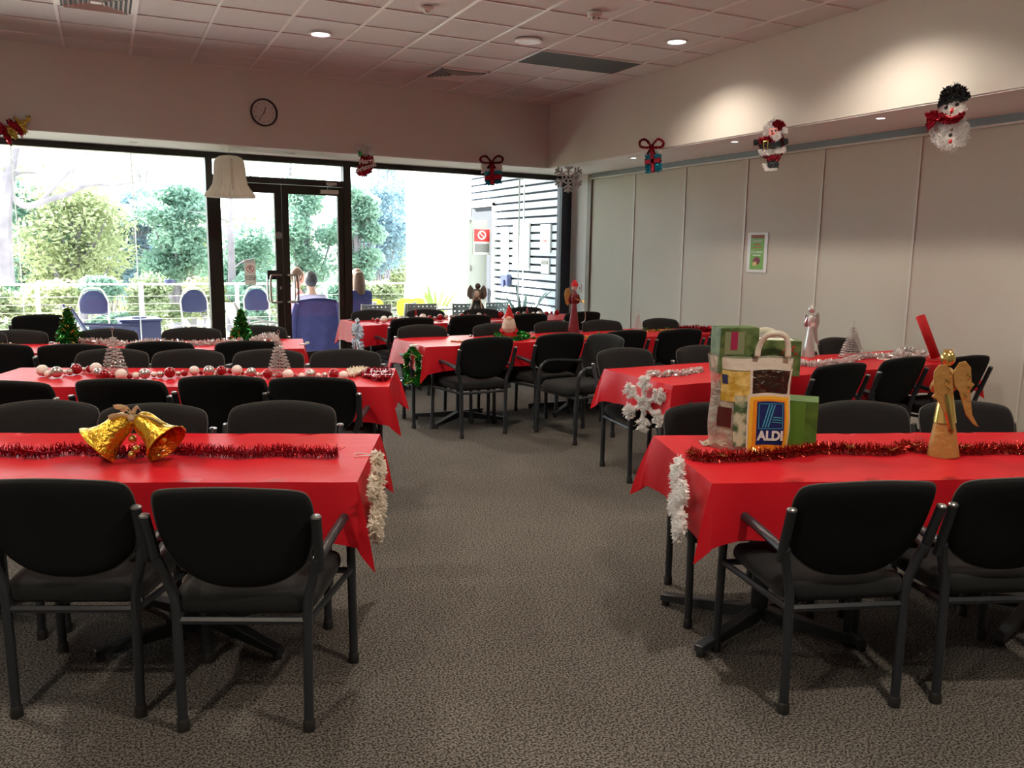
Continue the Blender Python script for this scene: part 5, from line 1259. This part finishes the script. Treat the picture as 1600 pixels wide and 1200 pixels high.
# paper bell
o = pl(358, 243, B(0, .34), Nb); t = thing('paper_bell', 'cream honeycomb tissue bell hanging in front of the doors', 'paper bell', o)
q = 1/((o-CAM).dot(fw)/FPX); kq = 65/q
prof = [(.0001, 0), (.12, -.004), (.22, -.02), (.30, -.07), (.34, -.14), (.355, -.25), (.365, -.40), (.375, -.55), (.40, -.68), (.46, -.80), (.54, -.90), (.56, -.95), (.54, -.985), (.36, -.99), (.16, -.93), (.0001, -.90)]
mb = MB(); mb.lathe([(r*kq, z*kq) for r, z in prof], 96, (0, 0, 0), None, lambda an, i: (.022 if i < 9 else .06)*(1 if math.sin(an*32) > 0 else -1)*(.3 if i < 2 else 1)+.02*math.sin(an*5))
mb.build('honeycomb_skirt', M['paper'], t, False)
b = MB()
for z in [i*.055 for i in range(2, 17)]: b.box(-.012, .012, -.35*kq*(1+z*.35), -.30*kq*(1+z*.35), -z*kq-.014, -z*kq)
b.build('centre_seam', M['paperdark'], t)
MB().tube([(0, 0, 0), (0, 0, 2.668-o.z+.0)], .002, 4).build('thread', M['string'], t); MB().ball((0, 0, -.90*kq), .03, 10, (1, 1, 1.4)).build('clapper', M['paper'], t, 'all')
# stocking
t, o = hung('tinsel_stocking', 'red tinsel stocking with white cuff pinned above the window', 'stocking decoration', (570, 250), FB)
tuft('cuff', M['white_tinsel'], t, [(558, 231), (584, 231), (584, 244), (561, 246)], FB, o, .028, 420, 2.4, .005)
tuft('boot', M['red_tinsel'], t, [(563, 245), (583, 244), (583, 262), (580, 270), (570, 276), (559, 275), (555, 268), (559, 261), (564, 257)], lambda x, y: FB(x, y, -.06), o, .025, 420, 2.4, .005)
text('writing', 'Merry', M['white'], .085, t, Matrix.Translation(FB(573, 252, -.105)-o) @ RZ(BA) @ RY(-.15) @ FACE, bold=.002); text('writing', 'Christmas', M['white'], .075, t, Matrix.Translation(FB(570, 262, -.105)-o) @ RZ(BA) @ RY(-.35) @ FACE, bold=.002)
tuft('holly_leaf', M['green_tinsel'], t, [(560, 237), (565, 237), (565, 243), (560, 243)], lambda x, y: FB(x, y, -.075), o, .015, 420, 2, .005)
pin(t, o, FB, 569, 227, 232)
def present(label, F, ref, box, lid, bow_c, bw, bh, rib, band, seed):
    t, o = hung('tinsel_present', label, 'present decoration', ref, F)
    tuft('box', M['teal_tinsel'], t, box, F, o, .022, 480, 2.3, .005)
    tuft('lid', M['white_tinsel'], t, lid, F, o, .018, 420, 2.3, .005)
    F2 = lambda x, y: F(x, y)+(CAM-o).normalized()*.025
    tuft('ribbon', M['red_tinsel'], t, rib, F2, o, .010, 600, 1.6, .004); tuft('ribbon_band', M['red_tinsel'], t, band, F2, o, .009, 600, 1.6, .004)
    for s in (-1, 1):
        lp = [F2(bow_c[0], bow_c[1]), F2(bow_c[0]+s*bw*.5, bow_c[1]-bh), F2(bow_c[0]+s*bw, bow_c[1]-bh*.75), F2(bow_c[0]+s*bw*.95, bow_c[1]-bh*.1), F2(bow_c[0]+s*bw*.45, bow_c[1]+bh*.05), F2(bow_c[0], bow_c[1])]
        q = rel(smooth_path(lp, 4), o); mb = MB(); mb.tube(q, .006, 5, False); mb.fuzz(q, .018, 700, .004); mb.build('bow_loop', M['red_tinsel'], t)
        q = rel([F2(bow_c[0], bow_c[1]), F2(bow_c[0]+s*bw*.35, bow_c[1]+bh*.9)], o); mb = MB(); mb.fuzz(q, .016, 200, .004); mb.build('bow_tail', M['red_tinsel'], t)
    pin(t, o, F, bow_c[0], bow_c[1]-14, bow_c[1])
    return t
present('blue tinsel present with red bow hanging above the window, left of the corner', FB, (768, 266), [(757, 268), (783, 266), (784, 287), (758, 289)], [(751, 257), (785, 256), (785, 267), (752, 269)], (768, 254), 17, 10, [(765, 254), (772, 254), (772, 289), (766, 289)], [(757, 274), (784, 272), (784, 280), (757, 282)], 1)
present('blue tinsel present with red bow hanging on the right bulkhead', FR, (1020, 243), [(1008, 243), (1032, 238), (1034, 266), (1010, 270)], [(1007, 237), (1033, 230), (1034, 240), (1008, 246)], (1018, 230), 18, 12, [(1016, 230), (1021, 230), (1023, 268), (1018, 270)], [(1008, 250), (1033, 246), (1033, 253), (1008, 257)], 2)
# hanging snowflake
o = pl(888, 277, Vector((5.7, 9.9, 0)), HN); t = flake('plastic_snowflake', 'white plastic snowflake hanging by the room corner', o, HRZ, .19, mat('white glitter plastic', (.66, .66, .68), .4, trans=(.2, (.8, .8, .85))), plastic=True, hub=.42)
MB().tube([(0, 0, .19), (0, 0, 2.668-o.z)], .0018, 4).build('thread', M['string'], t)
# red suited figure
t, o = hung('tinsel_figure', 'tinsel figure in red suit and hat with white beard on the right bulkhead', 'figure decoration', (1207, 228), FR)
FF = lambda k: (lambda x, y: FR(x, y, 5.47-.012*k))
tuft('hood_trim', M['white_tinsel'], t, [(1193, 200), (1200, 190), (1212, 188), (1214, 196), (1204, 204), (1200, 215), (1194, 214)], FF(0), o, .022, 420, 2.3, .005)
tuft('hat', M['red_tinsel'], t, [(1206, 192), (1214, 188), (1224, 190), (1228, 197), (1222, 204), (1212, 201)], FF(1), o, .018, 480, 2.2, .005)
tuft('pompom', M['white_tinsel'], t, [(1223, 199), (1230, 200), (1231, 208), (1224, 208)], FF(2), o, .016, 480, 2.2, .005)
tuft('face', mat('pink felt', (.75, .38, .36), .8), t, [(1202, 200), (1214, 199), (1217, 210), (1208, 216), (1201, 210)], FF(2), o, .003, 50, 3)
tuft('beard', M['white_tinsel'], t, [(1207, 212), (1219, 206), (1222, 214), (1214, 221), (1207, 217)], FF(3), o, .014, 420, 2.2, .005)
tuft('suit', M['red_tinsel'], t, [(1186, 216), (1200, 213), (1210, 219), (1224, 211), (1225, 226), (1186, 230)], FF(1), o, .018, 420, 2.3, .005)
tuft('belt', M['black_tinsel'], t, [(1187, 225), (1222, 221), (1222, 230), (1188, 233)], FF(2), o, .014, 420, 2.2, .005)
for (a_, b_) in (((1178, 218), (1185, 226)), ((1224, 217), (1231, 225))): tuft('mitten', M['black_tinsel'], t, [(a_[0], a_[1]), (b_[0], a_[1]), (b_[0], b_[1]), (a_[0], b_[1])], FF(1), o, .014, 480, 2.2, .005)
tuft('coat_hem', M['white_tinsel'], t, [(1185, 233), (1226, 229), (1228, 238), (1188, 244)], FF(1), o, .018, 420, 2.3, .005)
tuft('trousers', M['red_tinsel'], t, [(1190, 243), (1223, 239), (1216, 252), (1203, 253)], FF(0), o, .016, 420, 2.3, .005)
tuft('boots', M['black_tinsel'], t, [(1199, 251), (1216, 249), (1216, 262), (1200, 263)], FF(0), o, .014, 480, 2.2, .005)
tuft('snow_base', M['white_tinsel'], t, [(1191, 257), (1199, 256), (1202, 263), (1215, 262), (1214, 267), (1196, 268)], FF(0), o, .012, 480, 2.2, .005)
for x, y in ((1206, 205), (1212, 204)): MB().ball(FR(x, y, 5.40)-o, .009, 8).build('eye', M['ink'], t)
MB().ball(FR(1207, 209, 5.40)-o, .013, 8).build('nose', M['signred'], t)
b = MB().tube(rel([FR(1193, 221, 5.42), FR(1200, 220, 5.42), FR(1200, 232, 5.42), FR(1194, 232, 5.42), FR(1193, 221, 5.42)], o), .006, 5, False); b.build('belt_buckle', M['gold_shine'], t)
pin(t, o, FR, 1209, 182, 190)
# snowman
t, o = hung('tinsel_snowman', 'big white tinsel snowman with black hat and red scarf on the bulkhead', 'snowman decoration', (1484, 190), FR)
circ = lambda cx, cy, rx, ry, n=18, a0=0: [(cx+rx*math.cos(a0+2*PI*i/n), cy+ry*math.sin(a0+2*PI*i/n)) for i in range(n)]
FS = lambda k: (lambda x, y: FR(x, y, 5.44-.012*k))
tuft('body', M['white_tinsel'], t, circ(1484, 205, 31, 30), FS(0), o, .022, 420, 2.6, .005)
tuft('head', M['white_tinsel'], t, circ(1490, 170, 20, 19), FS(1), o, .018, 420, 2.6, .005)
tuft('hat', M['black_tinsel'], t, [(1466, 168), (1468, 155), (1474, 140), (1484, 135), (1500, 133), (1510, 140), (1516, 152), (1508, 158), (1490, 158), (1474, 163)], FS(2), o, .020, 520, 2.4, .005)
tuft('scarf', M['red_tinsel'], t, [(1446, 176), (1462, 174), (1474, 178), (1490, 184), (1504, 176), (1508, 174), (1506, 182), (1492, 193), (1476, 192), (1464, 188), (1456, 198), (1450, 204), (1446, 196), (1450, 188)], FS(3), o, .018, 480, 2.3, .005)
for x, y in ((1478, 168), (1495, 163)):
    e = MB().ball(FR(x, y, 5.36)-o, .014, 12).build('eye', M['black'], t, 'all')
MB().tube(rel([FR(1488, 170, 5.37), FR(1487, 174, 5.35), FR(1486, 178, 5.36)], o), [.009, .011, .006], 8).build('nose', M['signred'], t, True)
MB().tube(rel(smooth_path([FR(1478, 180, 5.36), FR(1486, 183, 5.35), FR(1497, 179, 5.36)], 4), o), .004, 6).build('mouth', M['signred'], t, True)
for (x, y, m_) in ((1486, 202, 'jamb'), (1485, 211, 'black'), (1485, 221, 'signred')): MB().ball(FR(x, y, 5.36)-o, .015, 12, (.6, 1, 1)).build('button', M[m_], t, 'all')
pin(t, o, FR, 1489, 128, 136)
